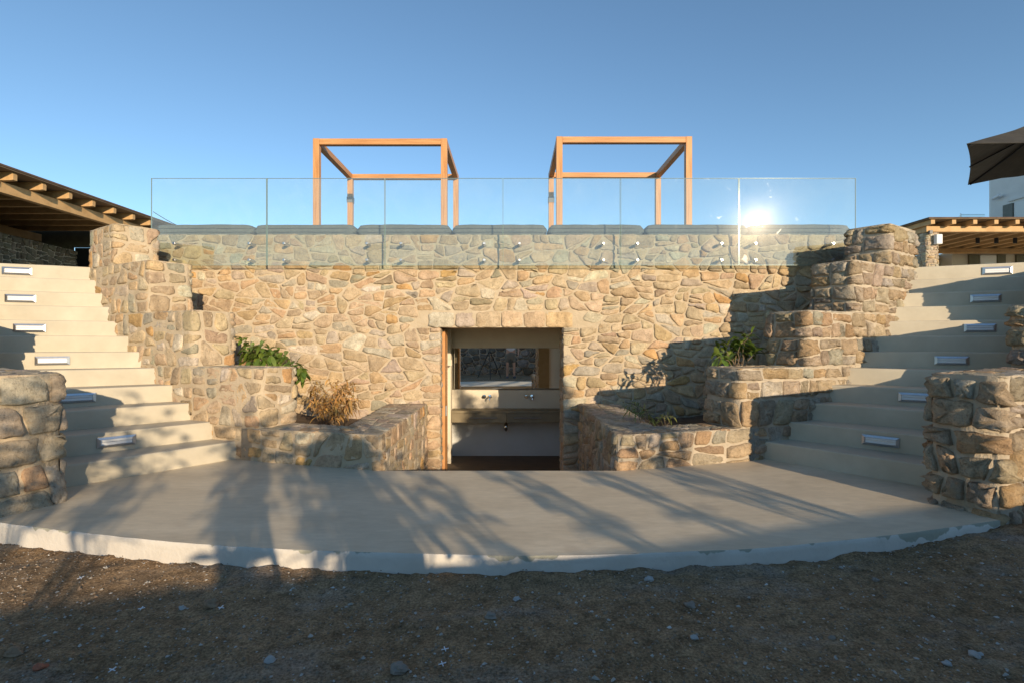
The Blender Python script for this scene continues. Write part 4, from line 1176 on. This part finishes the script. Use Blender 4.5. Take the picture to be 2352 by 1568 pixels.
plant('green_shrub', 'leafy green shrub behind the shaded planter wall, dark wall shadow behind', 'shrub', st, 'leaf_green', 0.135, 0.055, 12, 21, start=0.45, droop=0.45)
st = []
for i in range(34):
    x = rg.uniform(708, 828); y = rg.uniform(868, 935)
    b = P3(765+rg.uniform(-30, 30), 985, 5.75); e = P3(x, y, 5.75+rg.uniform(-.3, .3)); st.append([b, b.lerp(e, .55)+Vector((0, 0, .05)), e])
plant('dry_shrub', 'withered straw coloured shrub in the sunlit planter', 'shrub', st, 'leaf_dry', 0.07, 0.021, 26, 33, start=0.25, droop=0.75, up_bias=0.0, spread=0.8, stemr=0.004)
st = []
for x, y in ((1432, 925), (1448, 918), (1462, 928), (1476, 935), (1494, 950), (1505, 962), (1440, 940)):
    b = P3(1490+rg.uniform(-18, 18), 985, 5.15); e = P3(x, y, 5.2); st.append([b, b.lerp(e, .6)+Vector((0, 0, .05)), e])
plant('grassy_weed', 'arching thin weed with narrow leaves in the shaded planter', 'weed', st, 'leaf_weed', 0.085, 0.014, 12, 41, start=0.35, droop=0.6, stemr=0.004)
st = []
for x, y in ((1520, 955), (1532, 950), (1545, 958), (1510, 962)):
    b = P3(1530+rg.uniform(-6, 6), 985, 5.15); e = P3(x, y, 5.15); st.append([b, b.lerp(e, .6)+Vector((0, 0, .03)), e])
plant('grassy_weed', 'short tuft of narrow weed leaves next to the arching thin weed', 'weed', st, 'leaf_weed', 0.075, 0.013, 7, 42, start=0.3, droop=0.6, stemr=0.003)

# ------------------------------------------------------------------ what stands behind the camera: retaining wall, shrubs on it, photographer
SUN = Vector((562, -1200, 278)).normalized()          # towards the sun
def wall_pt(w): return Vector((2.3+0.945*w, -1.62+0.327*w))
def bank_wall():
    rng = random.Random(15); mb = MB()
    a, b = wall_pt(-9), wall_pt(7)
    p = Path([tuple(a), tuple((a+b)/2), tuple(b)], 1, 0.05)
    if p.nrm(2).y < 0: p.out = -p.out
    masonry(mb, p.wall(0), 0, p.L, -0.25, 0.985, rng, [(0.14, 2), (0.1, 4), (0.06, 8)], 1.4, 0.03, (0.03, 0.08), [((0.20, 0.18, 0.145), 3), ((0.26, 0.24, 0.20), 2), ((0.16, 0.14, 0.11), 2)], 0.006)  # the shade on this wall is painted in through darker stone tints
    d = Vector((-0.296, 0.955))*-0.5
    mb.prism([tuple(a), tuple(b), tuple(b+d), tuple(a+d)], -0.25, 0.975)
    tag(mb.build('retaining_wall', ['mortar_grey', 'stone_rough'], smooth=True), 'dry stone retaining wall with shade-darkened stones, seen in the mirror behind the photographer', 'stone wall')
    m = MB(); vs = []
    for i in range(13):
        q = a+(b-a)*(i/12)
        for j, (k, z) in enumerate(((0.45, 0.93), (1.2, 0.9), (4, 0.5), (12, 0.2))):
            e = q+d*2*k; vs.append((e.x, e.y, z-0.0))
    m.add(vs, [(i*4+j, i*4+j+1, (i+1)*4+j+1, (i+1)*4+j) for i in range(12) for j in range(3)])
    struct(m.build('bank', 'dirt', smooth=True))
bank_wall()
SHR0 = [  # lateral position, top height, width, stems, leaves per stem, where along the stems the leaves begin
    (-2.1, 1.95, 0.50, 14, 16, 0.3), (-1.42, 1.92, 0.44, 17, 10, 0.34), (-0.86, 1.72, 0.30, 9, 12, 0.3), (-0.10, 1.62, 0.24, 15, 16, 0.12), (0.34, 1.54, 0.24, 9, 15, 0.15), (0.72, 1.58, 0.28, 10, 14, 0.2), (1.05, 1.15, 0.24, 8, 8, 0.15),
    (1.85, 1.05, 0.24, 7, 10, 0.15), (2.45, 1.08, 0.26, 7, 10, 0.15), (3.26, 2.05, 0.34, 22, 26, 0.62), (3.05, 1.12, 0.30, 7, 9, 0.2)]
for i, (s, top, wd, ns, per, st0) in enumerate(SHR0):
    rng = random.Random(100+i); w = (s-1.397)/0.99; q = wall_pt(w)+Vector((0.296, -0.955))*0.25
    hw = 0.487-0.025*w; H2 = top-hw; st = []
    for k in range(ns):
        ang = rng.uniform(0, 6.28); rr = wd*math.sqrt(rng.random())
        e = Vector((q.x+rr*math.cos(ang), q.y+rr*math.sin(ang), 1.0+H2*rng.uniform(0.62, 1.0)+0.05))
        b = Vector((q.x+0.06*math.cos(ang), q.y+0.06*math.sin(ang), 0.93)); st.append([b, b.lerp(e, .5)+Vector((rng.gauss(0, .03), rng.gauss(0, .03), 0)), e])
    plant('bank_shrub', 'shrub growing on the retaining wall behind the photographer', 'shrub', st, 'leaf_bank', 0.17, 0.08, per, 200+i, droop=0.4, group='shrubs on the retaining wall', start=st0, stemr=0.009)

def person():
    x, y, g = 0.74, -0.28, -0.115
    t = thing('person', (x, y, g), 'person in white shirt and khaki shorts standing by a tripod, seen in the mirror', 'person')
    def skin(name, verts, edges, mat, root=0, sub=2):
        me = bpy.data.meshes.new(name); me.from_pydata([Vector(v[:3]) for v in verts], edges, []); me.materials.append(MATS[mat])
        o = bpy.data.objects.new(name, me); COL.objects.link(o); o.parent = t
        o.modifiers.new('skin', 'SKIN'); lay = me.skin_vertices[0].data
        for i, v in enumerate(verts):
            r = v[3]; lay[i].radius = r if isinstance(r, tuple) else (r, r); lay[i].use_root = (i == root)
        s = o.modifiers.new('sub', 'SUBSURF'); s.levels = sub; s.render_levels = sub
        for p in me.polygons: p.use_smooth = True
        o.modifiers['skin'].use_smooth_shade = True
        return o
    V = [(0, 0, .95, (.15, .11)), (0, 0, 1.12, (.135, .10)), (0, .01, 1.28, (.16, .11)), (0, 0, 1.42, (.13, .09)), (0, .01, 1.51, (.052, .055)), (0, .025, 1.58, (.07, .085)), (0, .03, 1.67, (.078, .095)), (0, .025, 1.74, (.06, .075))]
    E = [(i, i+1) for i in range(7)]
    for s in (-1, 1):
        b = len(V); V += [(s*.10, 0, .86, .085), (s*.115, .01, .50, .056), (s*.12, -.01, .30, .052), (s*.12, -.02, .09, .036), (s*.125, .04, .035, .036), (s*.135, .16, .025, .028)]
        E += [(0, b)]+[(b+i, b+i+1) for i in range(5)]
        b = len(V)
        el = (s*.26, .03, 1.13); wr = (s*.20, .24, 1.10) if s < 0 else (s*.25, .12, .90)
        V += [(s*.19, 0, 1.41, .055), (el[0], el[1], el[2], .040), (wr[0], wr[1], wr[2], .027)]
        E += [(3, b), (b, b+1), (b+1, b+2)]
        dr = (Vector(wr)-Vector(el)).normalized(); sd = dr.cross(Vector((0, 0, 1))).normalized() if s < 0 else Vector((0, 1, 0))
        c = len(V); pc = Vector(wr)+dr*.06; V.append((*pc, (.034, .018))); E.append((b+2, c))
        for k, (off, ln) in enumerate(((-.027, .062), (-.009, .072), (.009, .068), (.027, .052))):
            r0 = pc+sd*off+dr*.03; r1 = r0+dr*ln*.55-Vector((0, 0, .006)); r2 = r1+dr*ln*.4-Vector((0, .012, .016))
            d0 = len(V); V += [(*r0, .0095), (*r1, .0085), (*r2, .007)]; E += [(c, d0), (d0, d0+1), (d0+1, d0+2)]
        r0 = pc-sd*.038-dr*.01; d0 = len(V); V += [(*r0, .011), (*(r0-sd*.018+dr*.03), .009), (*(r0-sd*.016+dr*.055), .008)]; E += [(c, d0), (d0, d0+1), (d0+1, d0+2)]
    skin('body', V, E, 'skin')
    skin('shirt', [(0, 0, .88, (.19, .14)), (0, 0, 1.12, (.165, .125)), (0, .01, 1.28, (.18, .13)), (0, 0, 1.42, (.15, .11)), (0, .005, 1.475, (.075, .07)), (-.2, 0, 1.40, .075), (-.245, .02, 1.22, .062), (.2, 0, 1.40, .075), (.245, .02, 1.22, .062)], [(0, 1), (1, 2), (2, 3), (3, 4), (3, 5), (5, 6), (3, 7), (7, 8)], 'shirt')
    skin('shorts', [(0, 0, .96, (.165, .125)), (0, 0, .84, (.16, .12)), (-.11, 0, .70, .10), (-.118, .01, .52, .088), (.11, 0, .70, .10), (.118, .01, .52, .088)], [(0, 1), (1, 2), (2, 3), (1, 4), (4, 5)], 'shorts')
    skin('hair', [(0, .0, 1.62, (.062, .07)), (0, .015, 1.71, (.084, .10)), (0, .02, 1.765, (.06, .075))], [(0, 1), (1, 2)], 'hair')
    f = MB()
    for s in (-1, 1): f.tube([(x+s*.03, y+.118, g+1.675), (x+s*.03, y+.128, g+1.675)], .012, 8)
    f.tube([(x, y+.12, g+1.66), (x, y+.142, g+1.635), (x, y+.12, g+1.625)], [.01, .016, .012], 6); f.tube([(x-.025, y+.115, g+1.60), (x+.025, y+.115, g+1.60)], .008, 6)
    for s in (-1, 1): f.tube([(x+s*.075, y+.03, g+1.69), (x+s*.088, y+.02, g+1.66), (x+s*.078, y+.03, g+1.63)], .012, 6)
    f.build('face', 'skin', t)
    for s in (-1, 1):
        m = MB(); m.tube([(x+s*.12, y-.07, g+.03), (x+s*.122, y, g+.045), (x+s*.128, y+.1, g+.04), (x+s*.135, y+.19, g+.025)], [.038, .047, .048, .032], 10); m.build('shoe', 'shoe', t, smooth=True)
    tr = thing('tripod', (0, -0.08, -0.11), 'black camera tripod beside the photographer, seen in the mirror', 'tripod')
    for a in (90, 215, 325):
        m = MB(); dx, dy = math.cos(R(a)), math.sin(R(a)); gz0 = ground_z(dx*.5, -.08+dy*.5)
        m.tube([(dx*.03, -.08+dy*.03, .80), (dx*.27, -.08+dy*.27, .35), (dx*.5, -.08+dy*.5, gz0)], [.018, .014, .011], 8); m.build('leg', 'black_plastic', tr)
    m = MB(); m.tube([(0, -.08, .62), (0, -.08, .99)], .014, 10); m.tube([(0, -.08, .78), (0, -.08, .83)], .045, 10); m.tube([(0, -.08, .94), (0, -.08, 1.0)], .03, 10); m.build('column', 'black_plastic', tr)
    c = thing('photo_camera', (0, -.1, 1.0), 'black photo camera on top of the tripod', 'camera')
    m = MB(); m.box((-.07, -.16, 1.002), (.07, -.10, 1.105)); m.box((-.03, -.15, 1.105), (.03, -.105, 1.13)); m.build('body', 'black_plastic', c, bevel=.008)
    m = MB(); m.tube([(0, -.10, H-0.015), (0, -.03, H-0.015)], .036, 16); m.build('lens', 'black_plastic', c)
person()

# a thin cable drooping behind the glass from the big pergola to the wall
cb = MB(); a, b = P3(352, 487, 9.0), P3(468, 541, 7.6)
cb.tube([a.lerp(b, t/10)-Vector((0, 0, 0.10*math.sin(math.pi*t/10)*0.4)) for t in range(11)], 0.006, 5)
tag(cb.build('cable', 'cable'), 'thin dark cable slanting down behind the first glass panel', 'cable')

# ------------------------------------------------------------------ light, sky, camera
L = bpy.data.lights.new('sun', 'SUN'); L.energy = 3.75; L.angle = R(0.5); L.color = (1.0, 0.805, 0.56)
lo = bpy.data.objects.new('sun', L); COL.objects.link(lo); lo.rotation_euler = (-SUN).to_track_quat('-Z', 'Y').to_euler(); lo.location = SUN*50
w = bpy.data.worlds.new('World'); SC.world = w; w.use_nodes = True; nt = w.node_tree; nt.nodes.clear()
sky = nt.nodes.new('ShaderNodeTexSky'); sky.sky_type = 'NISHITA'; sky.sun_disc = False
sky.sun_elevation = math.asin(SUN.z); sky.sun_rotation = math.atan2(SUN.x, SUN.y); sky.air_density = 1.0; sky.dust_density = 0.0; sky.ozone_density = 2.0; sky.altitude = 2500
bg = nt.nodes.new('ShaderNodeBackground'); bg.inputs['Strength'].default_value = 0.15
wo = nt.nodes.new('ShaderNodeOutputWorld'); wb = mixc(nt, 1.0, sky.outputs[0], (0.95, 1.02, 0.97), 'MULTIPLY'); nt.links.new(wb, bg.inputs[0]); nt.links.new(bg.outputs[0], wo.inputs[0])

cd = bpy.data.cameras.new('camera'); co = bpy.data.objects.new('camera', cd); COL.objects.link(co)
co.location = (0, 0, H); co.rotation_euler = (R(90), 0, 0); cd.sensor_width = 36; cd.lens = 36*F/2352; cd.shift_y = (HY-784)/2352
cd.clip_start = 0.1; cd.clip_end = 2000
SC.camera = co
SC.view_settings.view_transform = 'Standard'; SC.view_settings.look = 'None'; SC.view_settings.exposure = 0.55; SC.view_settings.gamma = 1
cy = SC.cycles
cy.use_denoising = True; cy.sample_clamp_indirect = 6; cy.max_bounces = 8; cy.transparent_max_bounces = 12; cy.caustics_reflective = False; cy.caustics_refractive = False
try: cy.denoiser = 'OPENIMAGEDENOISE'; cy.denoising_prefilter = 'ACCURATE'; cy.denoising_input_passes = 'RGB_ALBEDO_NORMAL'
except Exception: pass
